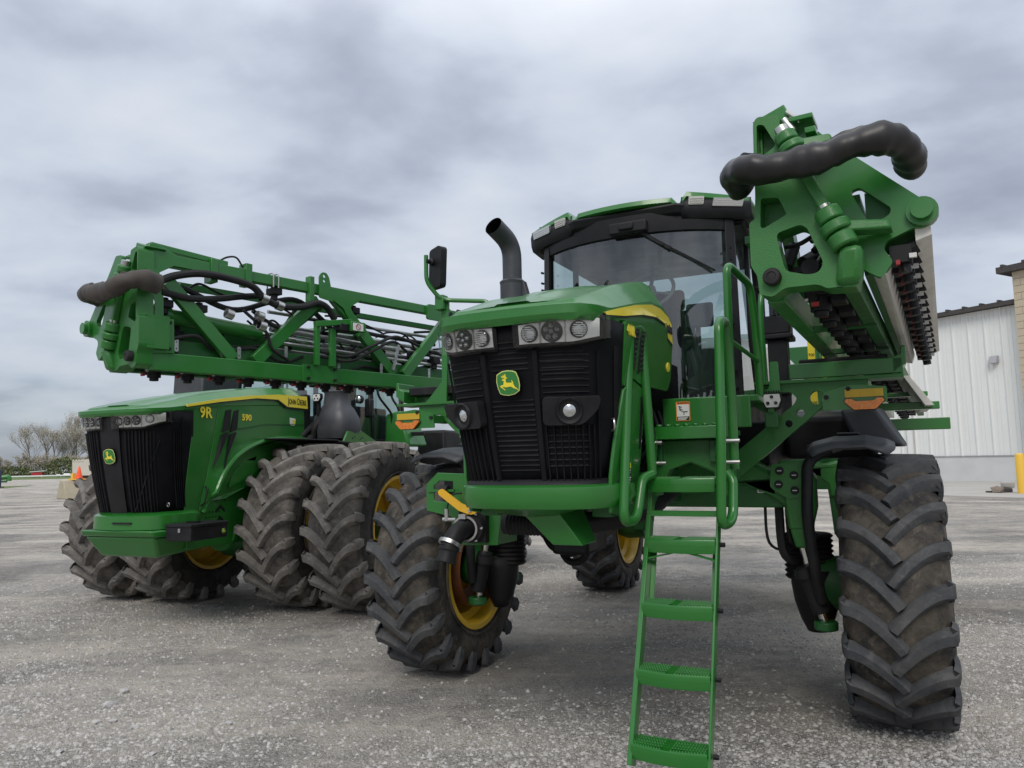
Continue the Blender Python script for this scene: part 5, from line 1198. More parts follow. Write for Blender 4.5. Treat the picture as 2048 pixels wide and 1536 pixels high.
# post on the right-hand cradle that carries the mirror
pm = MB().plate([rpoly([(-1.62, 2.22), (-1.40, 2.22), (-1.37, 3.06), (-1.42, 3.06), (-1.44, 2.40), (-1.56, 2.27)], .01)], (0, -.60, 0), (1, 0, 0), (0, 0, 1), .02).box(-1.445, -1.43, -.60, -.50, 2.30, 3.06)
pm.build('mirror_post', 'green', SP, bevel=.004)
MB().box(-1.47, -1.39, -.66, -.58, 2.98, 3.10).build('mirror_clamp', 'green', SP, bevel=.006)
MB().cyl((-1.42, -.40, 2.98), (-.9, .15, 2.86), .045, 14).build('boom_link', 'black', SP)
# ================================================================ the tractor
TR = thing('articulated_tractor', 'large green four wheel drive tractor on dusty dual tyres, parked behind the sprayer boom', 'tractor', (-3.47, 10.01, 0.0), R(-21.0))
TRr, TW, Trr = 1.025, .74, .57
tr_wheel = (tyre_mesh('tractor_tyre', TRr, TW, Trr, 20, .058, .066, .33, ('tyre_t', 'lug_t', 'side_t')),) + rim_meshes('tractor', TW, Trr, -.35, .20)
for y in (0.0, 3.95):
    for x in (-1.875, -.955, .955, 1.875):
        add_wheel(TR, tr_wheel, (x, y, TRr - .024), flip=(x < 0))
TN = Nose([(0, 0), (.35, .012), (.62, .040), (.82, .10), (.93, .19), (1.0, .34), (1.03, .56)], 1.26, 2.34, .475, .585, -2.05, -2.235, .02)
_owner[id(TN)] = TR
tg = nose_shell(TN, 'grille', TR, 'grille', 1.26, 2.36)
lampT = dict(u0=.085, u1=.545, mid=2.25, rim=.026, bot=lambda u: 2.185 + (0 if u < .40 else (u - .40) ** 1.3 * .75), top=lambda u: 2.300 + .035 * u / .55,
             cells=[(.15, 'round', .040), (.245, 'led', .042), (.345, 'led', .046), (.465, 'round', .040)], splits=[.195, .295, .395])
barsT = []
for sx in (-1, 1):
    for k in range(9): barsT.append((sx * (.17 + .046 * k), 1.28, 2.14, .010 if k % 3 else .016))
    for k in range(5): barsT.append((sx * (.80 + .022 * k), 1.32, 2.30 if k > 3 else 2.17, .004))
front_details(TN, tg, lampT, .01, .06, 1.89, .15, barsT)
mb = MB(); TN.patch(mb, -.11, .11, 1.28, 2.30, .018, 6, 10); mb.build('grille_centre_strip', 'black', TR, smooth=60)
emblem(TR, TN.frame_at(0.0, 1.885, .030), .165)
q = TN.P(.70, 1.36, .012)
MB().tube([q + V(.016 * math.cos(t), -.006, .022 * math.sin(t)) for t in np.linspace(0, 2 * math.pi, 17)], .005, 6).build('latch_ring', 'steel', TR)
mb = MB().tube([TN.P(.62, 2.04, .01), TN.P(.40, 1.62, .012), TN.P(.22, 1.30, .012)], .008, 6); mb.build('grille_prop_rod', 'grille_slat', TR)
hood_cap([(0, -2.29), (.22, -2.285), (.38, -2.262), (.48, -2.215), (.545, -2.13), (.578, -2.0), (.598, -1.75), (.612, -1.2), (.622, -.6), (.628, -.1), (.628, .18), (.622, .30)],
         tab([(-2.3, 2.335), (-1.98, 2.355), (-1.7, 2.392), (-1.2, 2.455), (-.6, 2.50), (-.1, 2.53), (.18, 2.53), (.3, 2.48)]),
         tab([(-2.3, 2.375), (-2.14, 2.41), (-1.98, 2.452), (-1.7, 2.516), (-1.2, 2.616), (-.6, 2.706), (-.1, 2.766), (.18, 2.776), (.3, 2.735)]),
         tab([(-2.3, 2.383), (-2.14, 2.422), (-1.98, 2.466), (-1.7, 2.53), (-1.2, 2.63), (-.6, 2.72), (-.1, 2.778), (.18, 2.786), (.3, 2.745)]), TR, .78, .10, .25, tab([(-2.3, .03), (-1.8, .04), (-1.2, .07), (-.6, .11), (0, .13), (.3, .12)]))
def tside_u(v, w): return .60 + .012 * (v + 1.6) - (.10 * max(0, (2.3 - w)) if v < -1.3 else .02 * max(0, 2.3 - w))
for sx in (-1, 1):
    def ts(name, poly, mat, off=0.0, th=.02, parent=TR, bevel=.005, dense=False):
        lo = list(poly)
        tr = tessellate_polygon([[Vector((v, w, 0)) for v, w in lo]])
        f = lambda v, w, o: V(sx * (tside_u(v, w) + o), v, w)
        n = len(lo); vs = [f(v, w, off) for v, w in lo] + [f(v, w, off - th) for v, w in lo]
        fs = [tuple(t) for t in tr] + [tuple(i + n for i in t[::-1]) for t in tr] + [(i, (i + 1) % n, n + (i + 1) % n, n + i) for i in range(n)]
        return MB().add(vs, fs).build(name, mat, parent, bevel=bevel, smooth=30, fix=True)
    arch = [(.28, 2.10), (-.10, 2.10), (-.45, 2.07), (-.75, 1.99), (-1.0, 1.86), (-1.18, 1.68), (-1.30, 1.46), (-1.40, 1.24)]
    front = ts('front_side_panel', [(-1.665, 2.43), (-1.30, 2.47), (-1.36, 1.95), (-1.40, 1.62), (-1.47, 1.24), (-1.62, 1.22), (-1.66, 1.26), (-1.68, 1.6), (-1.67, 2.0)], 'green', .0)
    main = ts('side_panel', [(-1.295, 2.47), (-.6, 2.52), (0, 2.55), (.26, 2.55), (.28, 2.10), (-.10, 2.12), (-.45, 2.09), (-.75, 2.01), (-1.0, 1.88), (-1.18, 1.70), (-1.30, 1.48), (-1.40, 1.26), (-1.465, 1.25), (-1.395, 1.62), (-1.355, 1.95)], 'green', .004)
    MB().tube([V(sx * (tside_u(v, w) + .012), v, w) for v, w in [(p[0], p[1]) for p in catmull(arch, 4)]], .03, 8).build('arch_flare', 'green', TR)
    ts('arch_liner', [(.28, 2.09), (-.10, 2.08), (-.75, 1.96), (-1.0, 1.83), (-1.18, 1.65), (-1.32, 1.36), (-1.10, 1.38), (-.70, 1.52), (.25, 1.62)], 'green', -.05, .02)
    ts('arch_rib', rpoly([(-.40, 1.92), (-.80, 1.82), (-1.02, 1.62), (-1.05, 1.50), (-.60, 1.66), (-.45, 1.80)], .03), 'green', -.038, .02)
    ts('arch_rib', [(-.10, 2.04), (-.12, 2.04), (-.34, 1.68), (-.30, 1.68)], 'green_dark', -.040, .02)
    st = ts('hood_stripe', [(-1.80, 2.432), (-1.3, 2.528), (-.8, 2.600), (-.3, 2.650), (.28, 2.665), (.30, 2.50), (-.12, 2.505), (-.30, 2.585), (-.7, 2.575), (-1.3, 2.492), (-1.80, 2.405)], 'decal', .034, .012, TR, 0)
    ts('stripe_edge', [(-1.81, 2.412), (-1.3, 2.500), (-.7, 2.582), (-.30, 2.592), (-.12, 2.512), (.30, 2.508), (.30, 2.485), (-.13, 2.488), (-.31, 2.570), (-.7, 2.562), (-1.3, 2.480), (-1.80, 2.395)], 'ink', .031, .012, st, 0)
    ex = (.012, 1, 0) if sx > 0 else (-.012, -1, 0)
    at = lambda v, w, o: (sx * (tside_u(v, w) + o), v, w)
    lettering('brand_lettering', 'John Deere', .118, 'ink', st, frame(at(.075, 2.580, .036), ex, (-sx * .05, 0, 1)), .0008, True, xs=.66)
    lettering('model_lettering', '9R', .17, 'decal', front, frame(at(-1.49, 2.355, .004), ex, (0, 0, 1)), .004, xs=.95)
    lettering('model_lettering', '590', .105, 'decal', main, frame(at(-.84, 2.33, .008), ex, (0, 0, 1)), .0025, xs=1.05)
    for (v0, v1, b0, b1) in ((-1.19, -1.10, -1.335, -1.28), (-1.06, -.98, -1.18, -1.14)):
        ts('side_vent', [(v0, 2.40), (v1, 2.42), (v1 - .02, 2.18), (v0 - .04, 2.15)], 'black', .010, .02, main, 0)
        ts('side_vent', [(v0 - .045, 2.12), (v1 - .025, 2.15), (b1 + .0, 1.86), (b0, 1.72)], 'black', .010, .02, main, 0)
    ts('panel_crease', [(-.96, 2.20), (-.5, 2.27), (.26, 2.30), (.26, 2.285), (-.5, 2.255), (-.96, 2.185)], 'green_dark', .008, .02, main, 0)
    d = ts('bee_sticker', rpoly([(-.04, 2.37), (.08, 2.36), (.07, 2.27), (-.03, 2.27)], .02), 'sticker_white', .008, .004, main, 0)
    ts('bee_patch', rpoly([(.01, 2.35), (.07, 2.34), (.06, 2.28), (.02, 2.29)], .015), 'decal', .011, .003, d, 0)
    # frame side plate with arrows
    MB().plate([[(-1.60, .86), (-1.60, 1.25), (-1.25, 1.45), (-.2, 1.60), (.3, 1.60), (.3, .95), (-.6, .85)]], (sx * .46, 0, 0), (0, 1, 0), (0, 0, 1), .03).build('frame_plate', 'green', TR, bevel=.006)
    for k in range(3):
        w = 1.40 - .13 * k
        MB().plate([[(-1.17, w - .045), (-1.10, w + .01), (-1.03, w - .045), (-1.03, w - .015), (-1.10, w + .045), (-1.17, w - .015)]], (sx * .478, 0, 0), (0, 1, 0), (0, 0, 1), .008).build('arrow_cutout', 'black', TR)
    for k in range(10): MB().cyl((sx * .47, -1.32 + .05 * (k % 5), 1.18 + .06 * (k // 5)), (sx * .48, -1.32 + .05 * (k % 5), 1.18 + .06 * (k // 5)), .010, 6).build('plate_hole', 'black', TR)
    MB().tube(fillet([(sx * .50, -1.44, 1.32), (sx * .56, -1.44, 1.34), (sx * .57, -1.40, 1.52), (sx * .51, -1.40, 1.54)], .03), .010, 8).build('grab_handle', 'black', TR)
    # cab front fender and mud shield
    MB().hexa([(sx * .62, .15, 2.03), (sx * 1.25, .15, 2.03), (sx * 1.25, 1.25, 1.96), (sx * .62, 1.25, 1.96)], [(sx * .62, .15, 2.06), (sx * 1.25, .15, 2.06), (sx * 1.25, 1.25, 2.0), (sx * .62, 1.25, 2.0)]).hexa([(sx * .62, -.55, 2.07), (sx * .85, -.50, 2.07), (sx * 1.25, .15, 2.05), (sx * .62, .15, 2.05)], [(sx * .62, -.55, 2.09), (sx * .85, -.50, 2.09), (sx * 1.25, .15, 2.07), (sx * .62, .15, 2.07)]).build('mud_shield', 'black', TR, bevel=.01, fix=True)
    fnd = MB().plate([rpoly([(.35, 2.05), (.45, 2.19), (.80, 2.19), (1.35, 2.0), (1.35, 1.95), (.95, 1.98)], .015)], (sx * 1.18, 0, 0), (0, 1, 0), (0, 0, 1), .03)
    fnd.hexa([(sx * .90, .45, 2.18), (sx * 1.18, .45, 2.18), (sx * 1.18, .82, 2.18), (sx * .90, .82, 2.18)], [(sx * .90, .47, 2.25), (sx * 1.14, .47, 2.25), (sx * 1.14, .80, 2.25), (sx * .90, .80, 2.25)])
    fnd.build('cab_fender', 'green', TR, bevel=.006, fix=True)
    for v, w in ((.55, 2.10), (.60, 2.12), (.74, 2.09), (.79, 2.11)): MB().cyl((sx * 1.19, v, w), (sx * 1.20, v, w), .010, 6).build('fender_hole', 'black', TR)
# bumper, weight block, tool box
bp = [(.0, 1.27), (.055, 1.25), (.06, 1.13), (.02, 1.10)]
mb = MB().grid([[TN.P(a, 1.27, 0) + (TN.P(a, 1.27, 1) - TN.P(a, 1.27, 0)) * o + V(0, 0, w - 1.27) for a in np.linspace(-1, 1, 41)] for o, w in bp]); mb.build('front_bumper', 'green', TR, smooth=40, thick=.02)
mb = MB().hexa([(-.52, -2.08, 1.03), (.52, -2.08, 1.03), (.52, -1.5, 1.03), (-.52, -1.5, 1.03)], [(-.50, -2.12, 1.10), (.50, -2.12, 1.10), (.50, -1.5, 1.10), (-.50, -1.5, 1.10)]); mb.build('bumper_ledge', 'green', TR, bevel=.02, fix=True)
mb = MB().hexa([(-.40, -1.92, .80), (.40, -1.92, .80), (.44, -1.3, .84), (-.44, -1.3, .84)], [(-.50, -2.07, 1.03), (.50, -2.07, 1.03), (.50, -1.2, 1.03), (-.50, -1.2, 1.03)]); mb.build('front_weight_block', 'green', TR, bevel=.03, fix=True)
MB().tube(fillet([(-.02, -2.09, 1.17), (-.02, -2.14, 1.18), (.22, -2.13, 1.18), (.22, -2.07, 1.17)], .02), .009, 8).build('bumper_handle', 'black', TR)
tb = MB().box(.56, .90, -1.98, -1.45, .99, 1.14).box(.55, .91, -1.99, -1.44, 1.13, 1.165).build('tool_box', 'black', TR, bevel=.008)
MB().box(.66, .80, -1.8, -1.74, 1.165, 1.18).build('box_handle', 'black_gloss', tb); MB().box(.74, .77, -1.996, -1.98, 1.08, 1.12).build('box_latch', 'steel', tb)
emblem(tb, frame((.903, -1.52, 1.06), (0, 1, 0), (0, 0, 1)), .055)
MB().box(-.45, .45, -1.6, 5.2, .85, 1.5).build('main_frame', 'green_dark', TR, bevel=.02)
for y in (0.0, 3.95): MB().cyl((-2.2, y, 1.0), (2.2, y, 1.0), .16, 24).lathe([(-.5, .30), (-.3, .42), (.3, .42), (.5, .30)], (0, y, 1.0), (1, 0, 0), 28).build('axle', 'green_dark', TR)
mb = MB().plate([circle(0, 0, .20, 20)], (.30, -.85, .95), (1, 0, 0), (0, .2, 1), .05); mb.build('belly_plate', 'green', TR)
# exhaust housing, air intake stack
MB().hexa([(-.98, -.45, 2.2), (-.45, -.45, 2.2), (-.45, .25, 2.2), (-.98, .25, 2.2)], [(-.96, -.42, 3.03), (-.47, -.42, 3.03), (-.47, .22, 3.03), (-.96, .22, 3.03)]).build('exhaust_housing', 'fender', TR, bevel=.02, fix=True)
mb = MB(); sec = [(2.10, .26, .0), (2.22, .30, 0), (2.38, .28, 0), (2.50, .22, .0), (2.56, .17, .0), (2.72, .155, .0), (2.74, .17, 0), (2.78, .15, 0), (3.02, .14, 0)]
mb.grid([[V(.90 + r * 1.05 * math.copysign(abs(math.cos(t)) ** .7, math.cos(t)), .62 + r * .85 * math.copysign(abs(math.sin(t)) ** .7, math.sin(t)), w) for t in np.linspace(0, 2 * math.pi, 24, endpoint=False)] for w, r, _ in sec], 0, True)
mb.add([V(.90 + .14 * math.cos(t), .62 + .12 * math.sin(t), 3.019) for t in np.linspace(0, 2 * math.pi, 12, endpoint=False)], [tuple(range(12))])
mb.build('air_intake_stack', 'fender', TR, smooth=50, fix=True)
mb = MB().tube(fillet([(.66, .40, 2.05), (.70, .38, 2.25), (.80, .50, 2.42)], .1), .055, 12).cyl((.62, .30, 2.05), (.66, .50, 2.2), .08, 12).tube(fillet([(.60, .22, 2.10), (.66, .30, 2.22), (.62, .5, 2.3)], .1), .04, 10); mb.build('intake_pipe', 'hose', TR)
# cab
MB().hexa([(-.86, .62, 2.0), (.86, .62, 2.0), (.86, 2.6, 2.0), (-.86, 2.6, 2.0)], [(-.86, .62, 2.12), (.86, .62, 2.12), (.86, 2.6, 2.12), (-.86, 2.6, 2.12)]).build('cab_floor', 'black', TR, bevel=.01, fix=True)
for sx in (-1, 1):
    for (y0, y1, nm) in ((.62, .68, 'cab_pillar'), (1.62, 1.60, 'cab_pillar'), (2.55, 2.50, 'cab_pillar')):
        MB().bar((sx * .84, y0, 2.1), (sx * .80, y1, 3.55), .06, .07, (0, 1, 0)).build(nm, 'black', TR, bevel=.008)
    g = MB().grid([[V(sx * (.855 - .03 * k / 3), y, 2.12 + 1.42 * k / 3) for y in (.66, 1.6, 2.52)] for k in range(4)]); g.build('side_window', 'glass', TR)
    MB().tube(fillet([(sx * .93, .95, 2.05), (sx * .95, .92, 2.20), (sx * .95, .80, 2.40), (sx * .93, .86, 2.62), (sx * .91, .90, 3.1)], .08), .016, 8).build('cab_handrail', 'black', TR)
    MB().tube(fillet([(sx * 1.0, 1.9, 1.95), (sx * 1.02, 1.9, 2.5), (sx * .95, 1.62, 2.75), (sx * .90, 1.60, 3.1)], .08), .018, 8).build('cab_handrail', 'black', TR)
    MB().tube(fillet([(sx * 1.05, 2.1, 2.0), (sx * 1.05, 2.05, 2.6), (sx * .98, 1.95, 2.75), (sx * .96, 1.95, 3.1)], .08), .018, 8).build('cab_handrail', 'black', TR)
    MB().box(min(sx * .90, sx * 1.02), max(sx * .90, sx * 1.02), 1.30, 1.40, 2.42, 2.70).build('step_light_pod', 'black', TR, bevel=.03)
    MB().hexa([(sx * .90, 1.85, 2.0), (sx * 1.35, 1.85, 2.0), (sx * 1.35, 2.45, 2.0), (sx * .90, 2.45, 2.0)], [(sx * .90, 1.90, 2.5), (sx * 1.15, 1.90, 2.55), (sx * 1.20, 2.35, 2.55), (sx * .90, 2.35, 2.5)]).build('rear_cab_panel', 'green', TR, bevel=.04, fix=True)
    MB().hexa([(sx * .9, 2.9, 1.2), (sx * 1.45, 2.9, 1.2), (sx * 1.45, 3.5, 1.2), (sx * .9, 3.5, 1.2)], [(sx * .9, 2.9, 2.28), (sx * 1.42, 2.9, 2.28), (sx * 1.42, 3.5, 2.28), (sx * .9, 3.5, 2.28)]).build('fuel_tank', 'black', TR, bevel=.05, fix=True)
    rfn = MB(); rfn.grid([[V(sx * (.75 + .65 * k), 3.95 - 1.15 * math.cos(t), 1.0 + 1.28 * math.sin(t)) for k in (0, .5, 1)] for t in np.linspace(.55, 2.4, 12)]); rfn.build('rear_fender', 'green', TR, smooth=50, thick=.03)
    MB().box(min(sx * 1.1, sx * 1.5), max(sx * 1.1, sx * 1.5), 2.0, 2.06, 2.16, 2.22).build('lamp_arm', 'black', TR, bevel=.01)
    wl = MB().plate([rpoly([(-.06, .05), (.06, .05), (.07, -.01), (.04, -.06), (-.04, -.06), (-.07, -.01)], .01)], (sx * .74, .40, 2.66), (1, 0, 0), (0, .1, 1), .05).box(sx * .74 - .02, sx * .74 + .02, .41, .45, 2.2, 2.6).build('work_lamp', 'black', TR, bevel=.006)
    MB().plate([rpoly([(-.05, .04), (.05, .04), (.06, -.01), (.034, -.05), (-.034, -.05), (-.06, -.01)], .008)], (sx * .74, .372, 2.66), (1, 0, 0), (0, .1, 1), .008).build('lamp_face', 'lampface', wl)
    for x, z in ((0, .02), (-.025, -.02), (.025, -.02)): MB().cyl((sx * .74 + x, .37, 2.66 + z), (sx * .74 + x, .362, 2.66 + z), .012, 10).build('lamp_diode', 'lensring', wl)
l2 = MB().cyl((1.02, .95, 2.66), (1.02, 1.02, 2.66), .06, 16).build('work_lamp', 'black', TR); MB().lathe([(0, .052), (.02, .03), (.025, 0)], (1.02, .952, 2.66), (0, -1, 0), 16).build('lamp_lens', 'lens', l2)
g = MB().grid([[V(x, .62 - .10 * (1 - (x / .82) ** 2) + .04 * k, 2.12 + 1.42 * k / 3) for x in np.linspace(-.82, .82, 13)] for k in range(4)]); g.build('windscreen', 'glass', TR, smooth=60)
g = MB().grid([[V(x, 2.54, w) for x in (-.8, 0, .8)] for w in (2.12, 2.8, 3.54)]); g.build('rear_window', 'glass', TR)
mb = MB(); mb.hexa([(-.90, .48, 3.52), (.90, .48, 3.52), (.88, 2.66, 3.52), (-.88, 2.66, 3.52)], [(-.84, .54, 3.66), (.84, .54, 3.66), (.82, 2.60, 3.68), (-.82, 2.60, 3.68)]); mb.build('cab_roof', 'green', TR, bevel=.05, fix=True)
MB().box(-.25, .25, 1.5, 2.0, 2.35, 2.5).hexa([(-.25, 1.95, 2.4), (.25, 1.95, 2.4), (.25, 2.1, 2.4), (-.25, 2.1, 2.4)], [(-.22, 2.1, 3.1), (.22, 2.1, 3.1), (.22, 2.2, 3.1), (-.22, 2.2, 3.1)]).build('driver_seat', 'seat', TR, bevel=.04, fix=True)
MB().hexa([(-.2, .75, 2.1), (.2, .75, 2.1), (.2, 1.0, 2.1), (-.2, 1.0, 2.1)], [(-.14, .85, 2.8), (.14, .85, 2.8), (.14, 1.0, 2.85), (-.14, 1.0, 2.85)]).box(.4, .75, 1.2, 2.2, 2.1, 2.6).build('cab_console', 'cabin', TR, bevel=.03, fix=True)
MB().box(-.62, .62, .28, .42, 2.1, 2.70).build('hood_rear_seal', 'black', TR, bevel=.02)
# ================================================================ background things
M['clad'] = dusty('white_wall_cladding', (.74, .755, .735), (.62, .635, .62), .5, .35, .9)
M['clad_base'] = dusty('grey_concrete_base', (.58, .595, .595), (.46, .46, .44), .85, .5, .7, bump=.1, bscale=20)
M['roofedge'] = dusty('dark_roof_metal', (.05, .043, .040), (.10, .09, .085), .5, .4, 3.0)
M['vent_grey'] = dusty('grey_vent_metal', (.36, .36, .38), (.25, .25, .27), .5, .4, 3.0)
M['slab'] = dusty('concrete_apron', (.42, .40, .365), (.33, .315, .29), .9, .7, .5, bump=.1, bscale=12)
M['block'] = dusty('beige_block', (.50, .43, .32), (.42, .36, .27), .85, .5, 2.0, bump=.2, bscale=20)
M['mortar'] = dusty('mortar', (.36, .33, .28), (.30, .28, .24), .9, .5, 4.0)
WA = R(-60.75); WH, WBH = 9.9, 1.48
WB = thing('warehouse', 'white metal-clad warehouse with dark roof edge and grey concrete base', 'building', (24.32, 48.4, 0), WA)
MB().box(0, 26, .10, 14, 0, WH).build('wall_core', 'clad', WB)
MB().box(.55, 26, -.08, .10, 0, WBH).build('concrete_base', 'clad_base', WB)
MB().box(.55, 26, -.13, -.02, WBH + .002, WBH + .05).build('base_flashing', 'vent_grey', WB)
PAN = .93; pm = MB().box(.004, PAN - .004, .02, .09, WBH + .05, WH)
rb_ = .10
pm.hexa([(rb_, -.05, WBH + .05), (rb_ + .05, -.05, WBH + .05), (rb_ + .10, .02, WBH + .05), (rb_ - .05, .02, WBH + .05)], [(rb_, -.05, WH), (rb_ + .05, -.05, WH), (rb_ + .10, .02, WH), (rb_ - .05, .02, WH)])
for r_ in (.40, .62): pm.box(r_, r_ + .03, -.002, .02, WBH + .05, WH)
pme = pm.mesh('wall_panel', [M['clad']], 30)
for k in range(27):
    o = bpy.data.objects.new('wall_panel', pme); col.objects.link(o); o.parent = WB; o.location = (.6 + k * PAN, 0, 0)
MB().box(-.02, .60, -.015, .10, .01, WH - .02).build('corner_trim', 'clad', WB)
MB().box(1.20, 1.52, -.20, -.055, .3, WH - .1).build('downspout', 'clad', WB, bevel=.02)
rf = MB().hexa([(.3, -.50, WH), (26, -.50, WH), (26, 14, WH + 1.2), (.3, 14, WH + 1.2)], [(.3, -.50, WH + .24), (26, -.50, WH + .24), (26, 14, WH + 1.45), (.3, 14, WH + 1.45)]).build('roof', 'roofedge', WB)
for k in range(26): MB().box(.5 + .98 * k, .62 + .98 * k, -.53, -.1, WH + .18, WH + .34).build('roof_rib', 'roofedge', rf)
MB().hexa([(6.52, -.34, 6.75), (6.95, -.34, 6.75), (6.95, -.03, 6.75), (6.52, -.03, 6.75)], [(6.52, -.20, 7.12), (6.95, -.20, 7.12), (6.95, -.03, 7.18), (6.52, -.03, 7.18)]).build('wall_vent', 'vent_grey', WB, fix=True)
# beige block building beyond the right edge
BB = thing('block_building', 'tall beige block building with dark flat roof edge at the right border', 'building', (24.32, 48.4, 0), WA)
MB().box(8.36, 22, -.62, 8, 0, 11.55).build('block_core', 'mortar', BB)
MB().box(7.75, 22, -1.1, 8.4, 11.6, 11.95).build('roof', 'roofedge', BB)
for k in range(6): MB().box(8.0 + 1.1 * k, 8.14 + 1.1 * k, -1.12, -.6, 11.9, 12.06).build('roof_rib', 'roofedge', BB)
b1 = MB().box(.01, .78, -.04, .06, .01, .39).mesh('block', [M['block']], 0); b2 = MB().box(-.04, .06, .01, .78, .01, .39).mesh('block', [M['block']], 0)
for r_ in range(29):
    for k in range(3):
        o = bpy.data.objects.new('block', b1); col.objects.link(o); o.parent = BB; o.location = (8.36 + .79 * k - (.395 if (r_ % 2 and k) else 0), -.66, .4 * r_)
        if r_ % 2 and k == 0: o.scale = (.5, 1, 1)
ap = struct(MB().box(-6, 26, -15.2, -.08, 0.0, .05).build('concrete_apron', 'slab', None)); ap.location = (24.32, 48.4, 0); ap.rotation_euler = (0, 0, WA)
M['bollard'] = dusty('yellow_bollard_sleeve', (.78, .47, .05), (.70, .45, .10), .4, .3, 3.0)
bo = MB().lathe([(0, .165), (1.50, .165), (1.57, .14), (1.60, .07), (1.61, 0)], (0, 0, 0), (0, 0, 1), 24).build('bollard', 'bollard', None); bo.location = (20.35, 30.35, .05)
tag(bo, 'yellow round-topped bollard standing on the concrete apron at the right edge', 'bollard')
rock('stone', 19.93, 31.25, .26, 'brown boulder lying on the concrete apron left of the yellow bollard', 'stone_brown', .7, 3).location.z = .16
scr = thing('scrap_pile', 'small dark scrap lying at the foot of the yellow bollard', 'scrap', (20.6, 31.5, .05))
MB().box(-.5, .0, -.2, .2, 0, .18).build('scrap_board', 'roofedge', scr, bevel=.03); MB().box(-.2, .25, .0, .3, .18, .42).build('scrap_block', 'slab', scr, bevel=.05); MB().box(-.95, -.45, -.1, .1, 0, .07).build('scrap_strip', 'roofedge', scr)

# single stones in the foreground
for i, (x, y, s, lab) in enumerate(((-3.03, 5.78, .062, 'grey angular stone at left, left-hand one of the middle pair'), (-3.10, 6.11, .055, 'grey flat stone at left, farthest of the larger foreground stones'), (-2.92, 5.41, .040, 'pale flat stone at left, nearest the bottom left of its cluster'), (-2.82, 5.42, .042, 'pale wedge stone at left, right-hand one of the close pair'), (-1.98, 5.34, .036, 'pale stone alone on the gravel below the tractor tyres'), (-2.86, 4.87, .034, 'small pale stone near the bottom left corner'), (-2.44, 6.86, .030, 'small white stone on dusty ground between tractor and viewer'), (-1.32, 5.23, .022, 'small bright white stone left of the sprayer front tyre'), (-2.25, 4.81, .03, 'pale flat stone near the bottom edge at left'))):
    rock('stone', x, y, s, lab, 'stone_pale', .42, i + 1)

# ---- far field: grass strip, hedge, trees
M['grass'] = dusty('field_grass', (.10, .155, .035), (.17, .18, .06), .9, .6, .08)
M['hedge'] = stone_mat('hedge_leaf', (.07, .10, .04), (.22, .23, .12))
M['twig'] = stone_mat('pale_twig', (.34, .31, .25), (.58, .54, .45))
M['twig_pink'] = stone_mat('blossom_twig', (.24, .17, .15), (.42, .33, .31))
M['bark'] = dusty('grey_bark', (.22, .20, .175), (.34, .31, .28), .9, .6, 3.0)
gs = MB().add([(-420, 128, .02), (-92, 150, .02), (-40, 165, .02), (10, 172, .02), (10, 420, .02), (-420, 420, .02)], [(0, 1, 2, 3, 4, 5)]).build('grass', 'grass', None, smooth=0); struct(gs)
struct(MB().add([(-90, 66, .02), (-52.5, 78, .02), (-56, 88, .02), (-95, 84, .02)], [(0, 1, 2, 3)]).build('grass_verge', 'grass', None, smooth=0))
def leaves(mb, P, size, r, tilt=1.0):
    for p in P:
        a = r.uniform(0, 6.28); b = r.uniform(-1.2, 1.2) * tilt; s = size * r.uniform(.5, 1.3)
        u = Vector((math.cos(a), math.sin(a), 0)) * s; w = Vector((-math.sin(a) * math.sin(b), math.cos(a) * math.sin(b), math.cos(b))) * s * r.uniform(.5, 1.0)
        p = Vector(p); mb.add([p - u * .5, p + u * .5 - w * .15, p + w], [(0, 1, 2)])
def tree_meshes(seed, H, spread, nleaf, lsize, twig, lean=0.0, fork=.35):
    r = random.Random(seed); wood = MB(); tips = []
    def grow(p, d, L, rad, depth):
        k = 4; pts = [p]; q = p
        for i in range(k):
            d = (d + Vector((r.uniform(-.12, .12), r.uniform(-.12, .12), r.uniform(.0, .10)))).normalized(); q = q + d * L / k; pts.append(q)
        wood.tube(pts, rad, 6 if depth < 2 else 4, 0, False, [rad * (1 - .55 * i / k) for i in range(k + 1)])
        if depth >= 2: tips.extend(pts[1:])
        if depth < 4:
            n = 9 if depth == 0 else (4 if depth < 3 else 3)
            for i in range(n):
                f = fork + (1 - fork) * (i + .6) / n; j = min(k - 1, int(f * k)); b = pts[j].lerp(pts[j + 1], f * k - j)
                a = r.uniform(0, 6.28); up = r.uniform(.35, .95)
                nd = (Vector((math.cos(a), math.sin(a), 0)) * spread + d * up + Vector((0, 0, .25))).normalized()
                grow(b, nd, L * (r.uniform(.42, .62) if depth == 0 else r.uniform(.5, .72)) * (1.1 - .45 * f if depth == 0 else 1), rad * (.42 if depth == 0 else .5), depth + 1)
    grow(Vector((0, 0, -.1)), Vector((lean, 0, 1)).normalized(), H * .86, H * .017, 0)
    lf = MB(); P = []
    for i in range(nleaf):
        t = tips[r.randrange(len(tips))]; P.append(t + Vector((r.gauss(0, .28), r.gauss(0, .28), r.gauss(.05, .28))) * (H / 10))
    leaves(lf, P, lsize, r)
    return wood.mesh('trunk', [M['bark']], 60), lf.mesh('crown', [M[twig]], 0)
kinds = [tree_meshes(1, 11.0, .55, 3300, .17, 'twig'), tree_meshes(5, 11.5, .42, 3500, .17, 'twig', .03), tree_meshes(9, 10.0, .62, 3100, .17, 'twig', -.04), tree_meshes(14, 12.0, .36, 3400, .17, 'twig', .02, .45)]
pink = tree_meshes(21, 7.0, .75, 1700, .20, 'twig_pink'); shrubk = tree_meshes(33, 4.6, .85, 2200, .2, 'twig', 0, .15)
